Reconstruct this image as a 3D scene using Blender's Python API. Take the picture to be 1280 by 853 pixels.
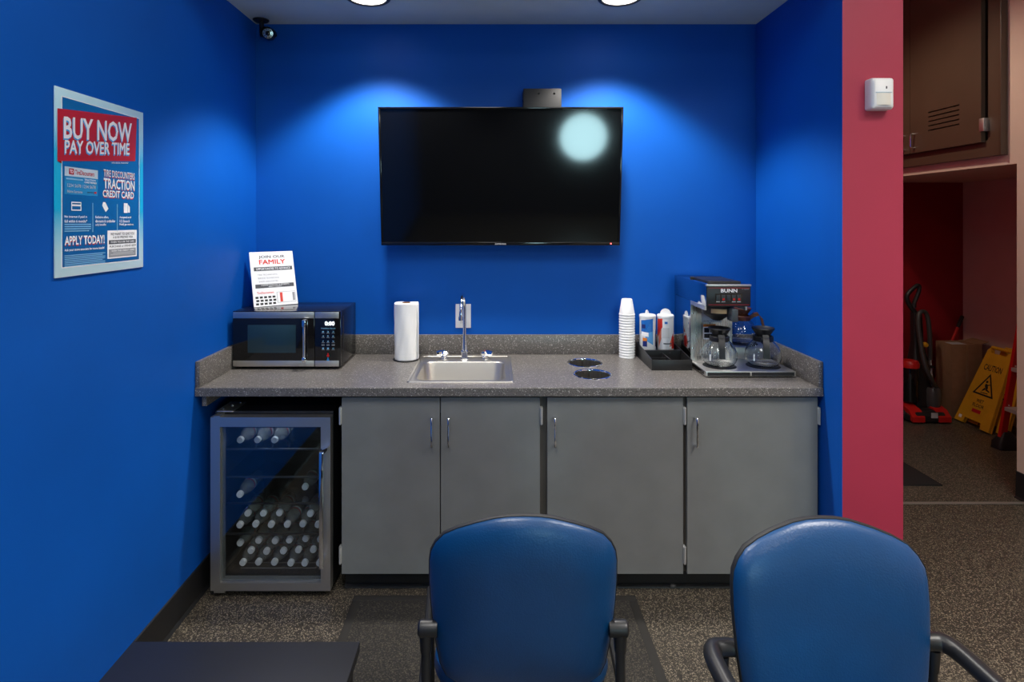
import bpy, bmesh, math, random
from mathutils import Vector, Matrix, Euler
random.seed(7)
for o in list(bpy.data.objects): bpy.data.objects.remove(o, do_unlink=True)
S = bpy.context.scene
COL = S.collection
PI = math.pi

# ------------------------------------------------------------------ camera, world, exposure
FPX, VX, VY, H = 718.0, 617.0, 277.0, 1.62       # focal length in px, vanishing point, eye height
cd = bpy.data.cameras.new('camera'); cam = bpy.data.objects.new('camera', cd); COL.objects.link(cam)
cam.location = (0, 0, H); cam.rotation_euler = (PI/2, 0, 0)
cd.sensor_fit = 'HORIZONTAL'; cd.sensor_width = 36.0; cd.lens = FPX/1280*36
cd.shift_x = (640-VX)/1280; cd.shift_y = -(426.5-VY)/1280; cd.clip_start = .05
S.camera = cam
w = bpy.data.worlds.new('world'); S.world = w; w.use_nodes = True
w.node_tree.nodes['Background'].inputs[0].default_value = (.55, .65, .8, 1)
w.node_tree.nodes['Background'].inputs[1].default_value = .2
vs = S.view_settings
vs.view_transform = 'Standard'; vs.look = 'None'; vs.gamma = 1; vs.use_curve_mapping = False
vs.exposure = 0.28
FILL_W = 110.0        # watts of each added ceiling panel's downward beam
FILL_EMISSION = 8.0        # emission of the unseen fill panels added to the waiting room ceiling
DOWN_W = 66.0         # watts of each alcove downlight
CORR_W = 42.0         # watts of the corridor downlight

# ------------------------------------------------------------------ materials
MATS = {}
def nt(name):
    m = bpy.data.materials.new(name); m.use_nodes = True
    return m, m.node_tree.nodes, m.node_tree.links, m.node_tree.nodes['Principled BSDF']
def mat(name, col, rough=.5, metal=0., var=0., vscale=6., bump=0., bscale=120., spec=.5, coat=0., emit=None, estr=0.):
    if name in MATS: return MATS[name]
    m, n, l, b = nt(name)
    b.inputs['Base Color'].default_value = (*col, 1); b.inputs['Roughness'].default_value = rough
    b.inputs['Metallic'].default_value = metal; b.inputs['Specular IOR Level'].default_value = spec
    b.inputs['Coat Weight'].default_value = coat
    tc = n.new('ShaderNodeTexCoord')
    if var > 0:
        t = n.new('ShaderNodeTexNoise'); t.inputs['Scale'].default_value = vscale; t.inputs['Detail'].default_value = 4
        l.new(tc.outputs['Object'], t.inputs['Vector'])
        r = n.new('ShaderNodeValToRGB'); r.color_ramp.elements[0].position = .3; r.color_ramp.elements[1].position = .7
        r.color_ramp.elements[0].color = (*[max(0, c*(1-var)) for c in col], 1)
        r.color_ramp.elements[1].color = (*[min(1, c*(1+var)) for c in col], 1)
        l.new(t.outputs['Fac'], r.inputs['Fac']); l.new(r.outputs['Color'], b.inputs['Base Color'])
    if bump > 0:
        t2 = n.new('ShaderNodeTexNoise'); t2.inputs['Scale'].default_value = bscale; t2.inputs['Detail'].default_value = 3
        l.new(tc.outputs['Object'], t2.inputs['Vector'])
        bp = n.new('ShaderNodeBump'); bp.inputs['Strength'].default_value = bump; bp.inputs['Distance'].default_value = .002
        l.new(t2.outputs['Fac'], bp.inputs['Height']); l.new(bp.outputs['Normal'], b.inputs['Normal'])
    if emit:
        b.inputs['Emission Color'].default_value = (*emit, 1); b.inputs['Emission Strength'].default_value = estr
    MATS[name] = m; return m
def speckle(name, base, light, dark, scale, rough, frac=.28, bump=.1, blend=(.02, .05), coat=0.):
    m, n, l, b = nt(name)
    tc = n.new('ShaderNodeTexCoord')
    def vor(sc):
        v = n.new('ShaderNodeTexVoronoi'); v.inputs['Scale'].default_value = sc
        l.new(tc.outputs['Object'], v.inputs['Vector'])
        sx = n.new('ShaderNodeSeparateColor'); l.new(v.outputs['Color'], sx.inputs[0]); return v, sx
    v1, c1 = vor(scale); v2, c2 = vor(scale*1.6)
    r1 = n.new('ShaderNodeValToRGB'); e = r1.color_ramp.elements
    e[0].position = 1-frac; e[0].color = (0, 0, 0, 1); e[1].position = min(1, 1-frac+.12); e[1].color = (1, 1, 1, 1)
    l.new(c1.outputs[0], r1.inputs['Fac'])
    r2 = n.new('ShaderNodeValToRGB'); e = r2.color_ramp.elements
    e[0].position = .65; e[0].color = (0, 0, 0, 1); e[1].position = .8; e[1].color = (1, 1, 1, 1)
    l.new(c2.outputs[1], r2.inputs['Fac'])
    mx = n.new('ShaderNodeMix'); mx.data_type = 'RGBA'
    mx.inputs[6].default_value = (*base, 1); mx.inputs[7].default_value = (*dark, 1); l.new(r2.outputs[0], mx.inputs[0])
    mx2 = n.new('ShaderNodeMix'); mx2.data_type = 'RGBA'
    mx2.inputs[7].default_value = (*light, 1); l.new(mx.outputs[2], mx2.inputs[6]); l.new(r1.outputs[0], mx2.inputs[0])
    l.new(mx2.outputs[2], b.inputs['Base Color'])
    b.inputs['Roughness'].default_value = rough; b.inputs['Coat Weight'].default_value = coat
    if bump:
        bp = n.new('ShaderNodeBump'); bp.inputs['Strength'].default_value = bump; bp.inputs['Distance'].default_value = .001
        l.new(v1.outputs['Distance'], bp.inputs['Height']); l.new(bp.outputs['Normal'], b.inputs['Normal'])
    MATS[name] = m; return m
def clear(name, tint=(1, 1, 1), ior=1.45, boost=0., rough=.02, haze=0., edge=(4.0, .6)):
    """thin clear glass or plastic: see-through with a real Fresnel reflection"""
    m = bpy.data.materials.new(name); m.use_nodes = True; n = m.node_tree.nodes; l = m.node_tree.links; n.clear()
    out = n.new('ShaderNodeOutputMaterial'); t = n.new('ShaderNodeBsdfTransparent'); t.inputs[0].default_value = (*tint, 1)
    g = n.new('ShaderNodeBsdfGlossy'); g.inputs['Roughness'].default_value = rough
    f = n.new('ShaderNodeLayerWeight'); f.inputs['Blend'].default_value = .5
    pw = n.new('ShaderNodeMath'); pw.operation = 'POWER'; pw.inputs[1].default_value = edge[0]; l.new(f.outputs['Facing'], pw.inputs[0])
    ml = n.new('ShaderNodeMath'); ml.operation = 'MULTIPLY'; ml.inputs[1].default_value = edge[1]; l.new(pw.outputs[0], ml.inputs[0])
    a = n.new('ShaderNodeMath'); a.operation = 'ADD'; a.use_clamp = True; a.inputs[1].default_value = boost+((ior-1)/(ior+1))**2
    l.new(ml.outputs[0], a.inputs[0])
    base = t
    if haze > 0:
        df = n.new('ShaderNodeBsdfDiffuse'); df.inputs[0].default_value = (.75, .8, .8, 1)
        hm = n.new('ShaderNodeMixShader'); hm.inputs[0].default_value = haze; l.new(t.outputs[0], hm.inputs[1]); l.new(df.outputs[0], hm.inputs[2]); base = hm
    mx = n.new('ShaderNodeMixShader'); l.new(a.outputs[0], mx.inputs[0]); l.new(base.outputs[0], mx.inputs[1]); l.new(g.outputs[0], mx.inputs[2])
    l.new(mx.outputs[0], out.inputs[0]); MATS[name] = m; return m
def brushed(name, col, rough, axis=0, amp=.12):
    m, n, l, b = nt(name)
    b.inputs['Base Color'].default_value = (*col, 1); b.inputs['Metallic'].default_value = 1
    tc = n.new('ShaderNodeTexCoord'); mp = n.new('ShaderNodeMapping')
    sc = [300, 300, 300]; sc[axis] = 4; mp.inputs['Scale'].default_value = sc
    l.new(tc.outputs['Object'], mp.inputs['Vector'])
    t = n.new('ShaderNodeTexNoise'); t.inputs['Scale'].default_value = 1; l.new(mp.outputs[0], t.inputs['Vector'])
    mr = n.new('ShaderNodeMapRange'); mr.inputs[3].default_value = rough-amp*.5; mr.inputs[4].default_value = rough+amp*.5
    l.new(t.outputs['Fac'], mr.inputs[0]); l.new(mr.outputs[0], b.inputs['Roughness'])
    MATS[name] = m; return m
def emis(name, col, s):
    return mat(name, (.8, .8, .8), .5, emit=col, estr=s)

BLUE = mat('blue_wall_paint', (.001, .092, .455), .55, var=.05, vscale=2.5, bump=.12, bscale=260, spec=.22)
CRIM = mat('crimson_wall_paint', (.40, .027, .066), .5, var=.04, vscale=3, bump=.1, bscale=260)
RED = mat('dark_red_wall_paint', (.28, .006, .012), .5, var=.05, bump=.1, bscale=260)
BEIGE = mat('beige_wall_paint', (.72, .55, .45), .6, var=.03, bump=.1, bscale=260)
CEIL = mat('ceiling_paint', (.60, .66, .58), .8, var=.03, bump=.1, bscale=200)
FLOOR = speckle('speckled_floor', (.044, .037, .029), (.26, .22, .16), (.014, .012, .010), 290, .38, .27, .12)
MATTE = speckle('black_mat_pile', (.026, .023, .019), (.070, .060, .044), (.008, .008, .008), 260, .9, .30, .5)
LAM = speckle('speckled_laminate', (.165, .15, .138), (.55, .52, .48), (.06, .057, .055), 300, .30, .10, 0)
BASEB = mat('black_vinyl_base', (.012, .012, .013), .45)
GREY = mat('grey_cabinet_laminate', (.185, .192, .188), .45, var=.06, vscale=9, bump=.08, bscale=500)
FRAME = mat('brown_cabinet_frame', (.075, .065, .055), .5, var=.1)
DARKIN = mat('dark_cabinet_inside', (.018, .017, .016), .7, var=.1)
CHROME = mat('chrome', (.85, .87, .9), .08, 1.)
STEEL = brushed('brushed_steel', (.68, .66, .63), .42, 0)
STEELV = brushed('brushed_steel_upright', (.68, .66, .64), .43, 2)
SATIN = brushed('satin_sink_steel', (.56, .53, .48), .40, 0, .1)
POL = mat('polished_steel', (.55, .57, .6), .09, 1.)
BLKG = mat('black_gloss', (.006, .006, .007), .08, spec=.6)
BLKS = mat('black_satin_plastic', (.014, .014, .015), .38, bump=.05, bscale=600)
BLKM = mat('black_matte_plastic', (.012, .012, .013), .6)
WHITE = mat('white_plastic', (.82, .83, .84), .4)
FOAM = mat('white_foam', (.93, .93, .92), .75, var=.02, vscale=60)
PAPER = mat('white_paper_towel', (.94, .94, .93), .9, bump=.5, bscale=180)
CARD = mat('cardboard', (.27, .15, .075), .8, var=.1, vscale=20)
VINYL = mat('blue_vinyl', (.002, .052, .165), .34, var=.15, vscale=5, bump=.25, bscale=220, spec=.6)
BROWN = mat('brown_cabinet_paint', (.085, .052, .034), .38, var=.06, vscale=5)
REDP = mat('red_plastic', (.52, .012, .010), .35)
YEL = mat('yellow_plastic', (.72, .37, .015), .5, var=.08, vscale=12)
GLASS = clear('door_glass', (.90, .92, .93), 1.45, .06)
PET = clear('clear_bottle_plastic', (.86, .90, .88), 1.5, .10, .06, .20)
def glass(name, col, ior):
    m = bpy.data.materials.new(name); m.use_nodes = True; n = m.node_tree.nodes; l = m.node_tree.links; n.clear()
    out = n.new('ShaderNodeOutputMaterial'); g = n.new('ShaderNodeBsdfGlass'); g.inputs['Color'].default_value = (*col, 1); g.inputs['IOR'].default_value = ior; g.inputs['Roughness'].default_value = .0
    l.new(g.outputs[0], out.inputs[0]); return m
DEC = glass('decanter_glass', (.97, .98, .98), 1.5)
SHELFG = clear('shelf_glass', (.8, .86, .84), 1.45, .03)
PRW = mat('print_white', (.95, .96, .97), .5); PRK = mat('print_black', (.015, .015, .017), .5)
PRR = mat('print_red', (.55, .012, .02), .5); PRO = mat('print_orange_red', (.75, .05, .03), .5)
PRG = mat('print_grey', (.30, .31, .33), .5); PRB = mat('print_pale_blue', (.25, .55, .80), .5)
PRC = mat('print_cyan', (.02, .30, .65), .5); PRD = mat('print_dark_grey', (.07, .075, .085), .5)
LGREY = mat('print_light_grey', (.55, .56, .58), .5)

# ------------------------------------------------------------------ helpers
OFF = {}
def box(bm, x0, x1, y0, y1, z0, z1, bev=0., seg=2, mi=0):
    r = bmesh.ops.create_cube(bm, size=1)
    vv = r['verts']
    for v in vv:
        v.co = Vector(((x0+x1)/2+v.co.x*(x1-x0), (y0+y1)/2+v.co.y*(y1-y0), (z0+z1)/2+v.co.z*(z1-z0)))
    fs = {f for v in vv for f in v.link_faces}
    for f in fs: f.material_index = mi
    if bev > 0:
        es = list({e for v in vv for e in v.link_edges})
        bmesh.ops.bevel(bm, geom=es, offset=bev, segments=seg, profile=.5, affect='EDGES')
    return bm
def BX(*a, **k): return box(bmesh.new(), *a, **k)
def tube(bm, pts, r, n=10, caps=True, smooth=0, flat=1.0):
    P = [Vector(p) for p in pts]
    R = list(r) if isinstance(r, (list, tuple)) else [r]*len(P)
    if smooth:
        Q, RR = [], []
        for i in range(len(P)-1):
            p0 = P[max(i-1, 0)]; p1 = P[i]; p2 = P[i+1]; p3 = P[min(i+2, len(P)-1)]
            for k in range(smooth):
                t = k/smooth
                Q.append(.5*((2*p1)+(p2-p0)*t+(2*p0-5*p1+4*p2-p3)*t*t+(3*p1-p0-3*p2+p3)*t**3)); RR.append(R[i]*(1-t)+R[i+1]*t)
        Q.append(P[-1]); RR.append(R[-1]); P, R = Q, RR
    up = None; rings = []
    for i, p in enumerate(P):
        d = (P[min(i+1, len(P)-1)]-P[max(i-1, 0)]).normalized()
        if up is None:
            up = Vector((0, 0, 1)) if abs(d.z) < .9 else Vector((0, 1, 0))
        a = (up-d*up.dot(d)).normalized(); b = d.cross(a); up = a
        rings.append([bm.verts.new(p+R[i]*(a*math.cos(2*PI*k/n)*flat+b*math.sin(2*PI*k/n))) for k in range(n)])
    for i in range(len(rings)-1):
        for k in range(n):
            bm.faces.new((rings[i][k], rings[i][(k+1) % n], rings[i+1][(k+1) % n], rings[i+1][k]))
    if caps:
        bm.faces.new(list(reversed(rings[0]))); bm.faces.new(rings[-1])
    return bm
def lathe(bm, prof, n=24, M=None, closed=False):
    """prof = [(r, z)...] about local z, M places it"""
    M = M or Matrix.Identity(4)
    rings = []
    for r, z in prof:
        if r < 1e-6: rings.append([bm.verts.new(M @ Vector((0, 0, z)))])
        else: rings.append([bm.verts.new(M @ Vector((r*math.cos(2*PI*k/n), r*math.sin(2*PI*k/n), z))) for k in range(n)])
    prs = list(zip(rings[:-1], rings[1:]))
    if closed: prs.append((rings[-1], rings[0]))
    for A, B in prs:
        for k in range(n):
            k2 = (k+1) % n
            if len(A) == 1 and len(B) == 1: continue
            if len(A) == 1: bm.faces.new((A[0], B[k2], B[k]))
            elif len(B) == 1: bm.faces.new((A[k], A[k2], B[0]))
            else: bm.faces.new((A[k], A[k2], B[k2], B[k]))
    return bm
def prism(bm, poly, axis, a, b, M=None):
    """poly of 2-D points extruded along an axis between a and b"""
    def mk(u, v, t):
        p = {'x': (t, u, v), 'y': (u, t, v), 'z': (u, v, t)}[axis]
        return (M @ Vector(p)) if M else Vector(p)
    A = [bm.verts.new(mk(u, v, a)) for u, v in poly]; B = [bm.verts.new(mk(u, v, b)) for u, v in poly]
    n = len(poly)
    bm.faces.new(A); bm.faces.new(list(reversed(B)))
    for i in range(n): bm.faces.new((A[i], B[i], B[(i+1) % n], A[(i+1) % n]))
    return bm
def rrect(x0, x1, y0, y1, r, n=6):
    out = []
    for cx, cy, a0 in ((x1-r, y1-r, 0), (x0+r, y1-r, 90), (x0+r, y0+r, 180), (x1-r, y0+r, 270)):
        for k in range(n+1):
            a = math.radians(a0+90*k/n); out.append((cx+r*math.cos(a), cy+r*math.sin(a)))
    return out
def loft(bm, loops, cap0=False, cap1=False):
    R = [[bm.verts.new(p) for p in lp] for lp in loops]
    n = len(R[0])
    for A, B in zip(R[:-1], R[1:]):
        for k in range(n): bm.faces.new((A[k], A[(k+1) % n], B[(k+1) % n], B[k]))
    if cap0: bm.faces.new(list(reversed(R[0])))
    if cap1: bm.faces.new(R[-1])
    return bm
def align(p, d):
    """matrix placing local z along d at p"""
    d = Vector(d).normalized()
    return Matrix.Translation(p) @ d.to_track_quat('Z', 'Y').to_matrix().to_4x4()
def shade(me, ang=35):
    me.polygons.foreach_set('use_smooth', [True]*len(me.polygons))
    try: me.set_sharp_from_angle(angle=math.radians(ang))
    except Exception: pass
def mesh_obj(name, bm, m, parent=None, smooth=True, local=False):
    if parent is not None and not local:
        r = parent
        while r.parent is not None: r = r.parent
        off = OFF.get(r.name)
        if off is not None: bmesh.ops.translate(bm, verts=bm.verts, vec=-off)
    bmesh.ops.recalc_face_normals(bm, faces=bm.faces)
    me = bpy.data.meshes.new(name); bm.to_mesh(me); bm.free()
    if smooth: shade(me)
    for mm in (m if isinstance(m, (list, tuple)) else [m]): me.materials.append(mm)
    o = bpy.data.objects.new(name, me); COL.objects.link(o)
    if parent is not None: o.parent = parent
    return o
def tag(o, label=None, cat=None, group=None, kind=None):
    if label: o['label'] = label
    if cat: o['category'] = cat
    if group: o['group'] = group
    if kind: o['kind'] = kind
    return o
def thing(name, label, cat, loc, group=None, rz=0, world=True):
    e = bpy.data.objects.new(name, None); e.empty_display_size = .05; COL.objects.link(e)
    e.location = loc; e.rotation_euler = (0, 0, rz)
    if world: OFF[e.name] = Vector(loc)
    return tag(e, label, cat, group)
def struct(name, bm, m, label=None):
    o = mesh_obj(name, bm, m, smooth=False); o['kind'] = 'structure'
    if label: o['label'] = label
    return o
def copy_tree(o, parent=None):
    c = o.copy(); COL.objects.link(c); c.parent = parent
    for ch in list(o.children): copy_tree(ch, c)
    return c
def text_bm(s, bold=0.):
    cu = bpy.data.curves.new('t', 'FONT'); cu.body = s; cu.size = 1; cu.offset = bold; cu.resolution_u = 2
    ob = bpy.data.objects.new('t', cu); COL.objects.link(ob)
    dg = bpy.context.evaluated_depsgraph_get(); ev = ob.evaluated_get(dg)
    me = ev.to_mesh(); bm = bmesh.new(); bm.from_mesh(me); ev.to_mesh_clear()
    bpy.data.objects.remove(ob); bpy.data.curves.remove(cu)
    return bm
class Sheet:
    """flat print on a panel: u to the right, v down, both 0..1; O = top-left corner"""
    def __init__(s, parent, O, U, V, N, w, h):
        s.p = parent; s.O = Vector(O); s.U = Vector(U).normalized(); s.V = Vector(V).normalized(); s.N = Vector(N).normalized(); s.w = w; s.h = h
    def at(s, u, v, lift=.0006): return s.O+s.U*(u*s.w)+s.V*(v*s.h)+s.N*lift
    def quad(s, name, pts, m, lift=.0006):
        bm = bmesh.new(); bm.faces.new([bm.verts.new(s.at(u, v, lift)) for u, v in pts])
        return mesh_obj(name, bm, m, s.p, False)
    def rect(s, name, u0, v0, u1, v1, m, lift=.0006):
        return s.quad(name, [(u0, v0), (u0, v1), (u1, v1), (u1, v0)], m, lift)
    def rects(s, name, L, m, lift=.0006):
        bm = bmesh.new()
        for u0, v0, u1, v1 in L:
            bm.faces.new([bm.verts.new(s.at(u, v, lift)) for u, v in ((u0, v0), (u0, v1), (u1, v1), (u1, v0))])
        return mesh_obj(name, bm, m, s.p, False)
    def text(s, txt, u0, v0, u1, v1, m, bold=0., lift=.001, slant=0., skew=0., name='lettering'):
        """fit txt into the box; slant lifts the right end (fraction of the height), skew leans the letters"""
        if 'M' in txt:                                   # the built-in M breaks when offset: embolden by shifted copies
            bm = text_bm(txt, 0); src = bm.verts[:]+bm.edges[:]+bm.faces[:]
            for q, (dx, dy) in enumerate(((-1, -1), (-1, 1), (1, -1), (1, 1))):
                g = bmesh.ops.duplicate(bm, geom=src)['geom']
                bmesh.ops.translate(bm, verts=[v for v in g if isinstance(v, bmesh.types.BMVert)], vec=(dx*bold*.5, dy*bold*.5, (q+1)*.00006))
        else: bm = text_bm(txt, bold*.55)
        xs = [v.co.x for v in bm.verts]; ys = [v.co.y for v in bm.verts]
        x0, x1, y0, y1 = min(xs), max(xs), min(ys), max(ys)
        for v in bm.verts:
            a = (v.co.x-x0)/(x1-x0); b = (v.co.y-y0)/(y1-y0)
            v.co = s.at(u0+(u1-u0)*a+skew*b, v1+(v0-v1)*b-slant*a, lift+v.co.z)
        return mesh_obj(name, bm, m, s.p, False)

# ------------------------------------------------------------------ the setting
XL, XR, XR2 = -1.276, 1.409, 1.654           # alcove side walls; outer face of the stub wall
YB, YE = 3.085, 2.32                         # alcove back wall; end of the stub wall
YF, XC, XRC = 5.03, 3.07, 4.11               # far wall; corridor side wall; back of the recess
ZC, ZM = 2.68, 3.35                          # alcove ceiling; main ceiling
YO, ZO = 3.37, 1.96                          # near jamb and head of the recess
YR = -4.0
struct('floor', BX(XL-.1, XRC+.1, YR-.1, YF+.1, -.1, 0), FLOOR, 'dark brown speckled floor')
struct('ceiling', BX(XL, XR, 2.15, YB, ZC, ZM), CEIL, 'lowered pale ceiling over the counter alcove')
struct('ceiling', BX(XL-.1, XRC+.1, YR-.1, YF+.1, ZM, ZM+.1), CEIL, 'high ceiling of the waiting room')
struct('wall_left', BX(XL-.1, XL, YR, YB+.1, 0, ZM), BLUE, 'bright blue painted side wall')
struct('wall_back', BX(XL, XR, YB, YB+.1, 0, ZM), BLUE, 'bright blue painted wall behind the counter')
bm = BX(XR, XR2, YE, YF, 0, ZM); bm.normal_update()
for f in bm.faces:
    if f.normal.y < -.9 or f.normal.x > .9: f.material_index = 1
struct('wall_right', bm, [BLUE, CRIM], 'stub wall, blue towards the counter, crimson on its end')
struct('wall_rear', BX(XL-.1, XRC+.1, YR-.1, YR, 0, ZM), mat('dark_rear_wall', (.02, .02, .024), .6, var=.1))
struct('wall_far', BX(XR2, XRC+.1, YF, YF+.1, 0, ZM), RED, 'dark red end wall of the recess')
struct('wall_recess', BX(XRC, XRC+.1, YO, YF, 0, ZM), BEIGE, 'pale wall at the back of the storage recess')
bm = BX(XC, XRC+.1, YR, YO, 0, ZM); box(bm, XC, XRC, YO, YF, ZO, ZM)
struct('wall_corridor', bm, BEIGE, 'beige corridor wall with the storage recess in it')
def basebd(name, poly, axis, a, b):
    o = struct(name, prism(bmesh.new(), poly, axis, a, b), BASEB, 'black vinyl cove base')
basebd('baseboard_left', [(XL, 0), (XL+.018, 0), (XL+.009, .012), (XL+.006, .13), (XL, .132)], 'y', YR, 2.99)
basebd('baseboard_corridor', [(XC, 0), (XC-.018, 0), (XC-.009, .012), (XC-.006, .155), (XC, .157)], 'y', YR, YO)
basebd('baseboard_recess', [(XC, 0), (XC, .155), (XC+.9, .155), (XC+.9, 0)], 'y', YO, YO+.006)
basebd('baseboard_far', [(YF, 0), (YF-.018, 0), (YF-.009, .012), (YF-.006, .13), (YF, .132)], 'x', XR2, XRC)
basebd('baseboard_right', [(XR, 0), (XR2+.008, 0), (XR2+.008, .13), (XR, .13)], 'y', YE-.008, YE)
struct('trim_1', BX(XR2, XC, 3.288, 3.312, 0, .004, bev=.0015), mat('threshold_metal', (.34, .32, .29), .4, .6), 'thin metal threshold strip')

# ------------------------------------------------------------------ lamps
def downlight(x, y, z, watts, label, col, ang=112, blend=.42, grp=None, es=6):
    t = thing('recessed_downlight', label, 'ceiling light', (x, y, z), grp)
    mesh_obj('trim_ring', lathe(bmesh.new(), [(.085, 0), (.106, 0), (.106, -.004), (.1, -.008), (.088, -.008), (.085, -.004)], 40, Matrix.Translation((x, y, z)), True),
             mat('dark_trim', (.05, .045, .04), .4), t)
    mesh_obj('diffuser', lathe(bmesh.new(), [(0, -.001), (.085, -.001), (.085, -.003), (0, -.003)], 40, Matrix.Translation((x, y, z))), emis('lamp_face_%d' % es, col, es), t)
    L = bpy.data.lights.new('lamp', 'SPOT'); L.energy = watts; L.color = col; L.spot_size = math.radians(ang); L.spot_blend = blend; L.shadow_soft_size = .05
    lo = bpy.data.objects.new('lamp', L); COL.objects.link(lo); lo.location = (0, 0, -.06); lo.parent = t
    return t
for x in (-.595, .60):
    downlight(x, 2.715, ZC, DOWN_W, 'round recessed downlight in the lowered ceiling above the counter', (1, .95, .88), grp='downlights above the counter')
downlight(2.35, 1.15, ZM, CORR_W, 'round recessed downlight in the high ceiling outside the corridor', (1, .86, .70), 140, .8, es=9)
downlight(2.05, 3.75, ZM, CORR_W*.9, 'round recessed downlight in the corridor ceiling before the brown cupboard', (1, .84, .66), 150, .6, es=9)
def fill_panel(x, y, label, k=1.0):  # unseen ceiling panels added to give the room soft fill light
    t = thing('added_light_panel', label, 'ceiling light', (x, y, ZM), 'added ceiling light panels of the waiting room')
    bm = bmesh.new()
    for a in ((x-.32, x+.32, y-.62, y-.6), (x-.32, x+.32, y+.6, y+.62), (x-.32, x-.3, y-.6, y+.6), (x+.3, x+.32, y-.6, y+.6)):
        box(bm, *a, ZM-.02, ZM)
    mesh_obj('frame', bm, WHITE, t)
    mesh_obj('diffuser', BX(x-.3, x+.3, y-.6, y+.6, ZM-.012, ZM-.001), emis('fill_panel_face', (1, .98, .95), FILL_EMISSION), t)
    L = bpy.data.lights.new('lamp', 'SPOT'); L.energy = FILL_W*k; L.color = (1, .97, .93); L.spot_size = math.radians(118); L.spot_blend = 1.0; L.shadow_soft_size = .28
    lo = bpy.data.objects.new('lamp', L); COL.objects.link(lo); lo.location = (0, 0, -.32); lo.parent = t
for x in (-.25, 1.75):
    for y in (.75, -1.9): fill_panel(x, y, 'unseen white ceiling light panel added to light the waiting room', .5 if x < 0 else 1.35)
# added glowing disc standing in for the unknown source mirrored in the television
t = thing('round_glow_standin', 'large round glowing stand-in for the unknown source mirrored in the television screen', 'light stand-in', (1.52, YR+.003, 1.36))
mesh_obj('rim', lathe(bmesh.new(), [(.395, 0), (.42, 0), (.42, .08), (.395, .08)], 48, align((1.52, YR+.003, 1.36), (0, 1, 0)), True), BLKS, t)
mesh_obj('diffuser', lathe(bmesh.new(), [(0, .07), (.395, .07), (.395, .06), (0, .06)], 48, align((1.52, YR+.003, 1.36), (0, 1, 0))), emis('standin_glow_face', (.55, .92, 1), 15), t)

# ------------------------------------------------------------------ floor mats, low table
tag(mesh_obj('floor_mat', BX(-.58, .59, 1.56, 2.459, 0, .008, bev=.003), MATTE), 'dark ribbed floor mat with black border before the cabinets', 'mat')
bm = bmesh.new()
for a in ((-.60, .61, 2.44, 2.475), (-.60, .61, 1.545, 1.58), (-.60, -.565, 1.58, 2.44), (.575, .61, 1.58, 2.44)): box(bm, *a, .0, .0095, bev=.002)
mesh_obj('border', bm, mat('mat_border', (.022, .020, .017), .8), bpy.data.objects['floor_mat'])
tag(mesh_obj('floor_mat', BX(1.95, 2.75, 3.514, 4.6, 0, .008, bev=.003), BLKM), 'black mat on the floor beyond the threshold strip', 'mat')
tz, tY = .45, 1.60
t = thing('low_table', 'low black table beside the blue wall', 'table', (-.69, 1.28, 0))
mesh_obj('table_top', BX(-1.005, -.372, .98, tY, tz-.03, tz, bev=.003), mat('black_table', (.013, .0135, .017), .42, bump=.06, bscale=400), t)
for x in (-.985, -.432):
    for y in (1.0, 1.54): mesh_obj('leg', BX(x, x+.045, y, y+.045, 0, tz-.03, bev=.002), BLKS, t)
bm = BX(-.94, -.432, 1.56, 1.575, tz-.09, tz-.03); box(bm, -.94, -.432, 1.01, 1.025, tz-.09, tz-.03); box(bm, -.975, -.96, 1.045, 1.54, tz-.09, tz-.03); box(bm, -.417, -.402, 1.045, 1.54, tz-.09, tz-.03)
mesh_obj('apron', bm, BLKS, t)

# ------------------------------------------------------------------ base cabinets
DY = 2.475; ZT, ZBm = .862, .0998
def handle_bm(x, z0, z1, y, r=.0045):
    return tube(bmesh.new(), [(x, y, z0), (x, y-.022, z0+.002), (x, y-.03, z0+.012), (x, y-.03, z1-.012), (x, y-.022, z1-.002), (x, y, z1)], r, 10, smooth=4)
def hinge_bm(x, z):
    bm = BX(x-.006, x+.006, DY-.004, DY+.02, z-.036, z+.036, bev=.001)
    tube(bm, [(x, DY-.006, z-.036), (x, DY-.006, z+.036)], .0042, 8); return bm
def base_cabinet(x0, x1, doors, label):
    t = thing('base_cabinet', label, 'cabinet', ((x0+x1)/2, 2.78, 0), 'grey base cabinets')
    bm = BX(x0, x0+.016, 2.5, 3.08, .10, .871); box(bm, x1-.016, x1, 2.5, 3.08, .10, .871)
    box(bm, x0+.016, x1-.016, 2.5, 3.06, .10, .116); box(bm, x0+.016, x1-.016, 3.06, 3.08, .10, .871)
    mesh_obj('body', bm, DARKIN, t, False)
    bm = BX(x0, x0+.035, 2.496, 2.5, .10, .871); box(bm, x1-.035, x1, 2.496, 2.5, .10, .871)
    box(bm, x0+.035, x1-.035, 2.496, 2.5, .10, .13); box(bm, x0+.035, x1-.035, 2.496, 2.5, .84, .871)
    mesh_obj('face_frame', bm, FRAME, t, False)
    bm = BX(x0, x1, 2.551, 2.57, 0, .10)
    prism(bm, [(2.551, 0), (2.535, 0), (2.537, .005), (2.546, .012), (2.551, .012)], 'x', x0, x1)
    mesh_obj('toe_kick', bm, BASEB, t, False)
    for a, b, hx, gx in doors:
        d = mesh_obj('door', BX(a, b, DY, DY+.0205, ZBm, ZT, bev=.0012, seg=1), GREY, t)
        mesh_obj('handle', handle_bm(hx, .658, .778, DY), CHROME, d)
        for z in (.782, .182): mesh_obj('hinge', hinge_bm(gx, z), mat('hinge_nickel', (.62, .62, .6), .35, .5), d)
base_cabinet(-.659, .2155, [(-.655, -.2315, -.265, -.660), (-.2275, .200, -.193, .2055)], 'grey double-door base cabinet under the sink')
base_cabinet(.2155, .829, [(.231, .817, .262, .8225)], 'grey single-door base cabinet under the two round waste openings')
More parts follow.
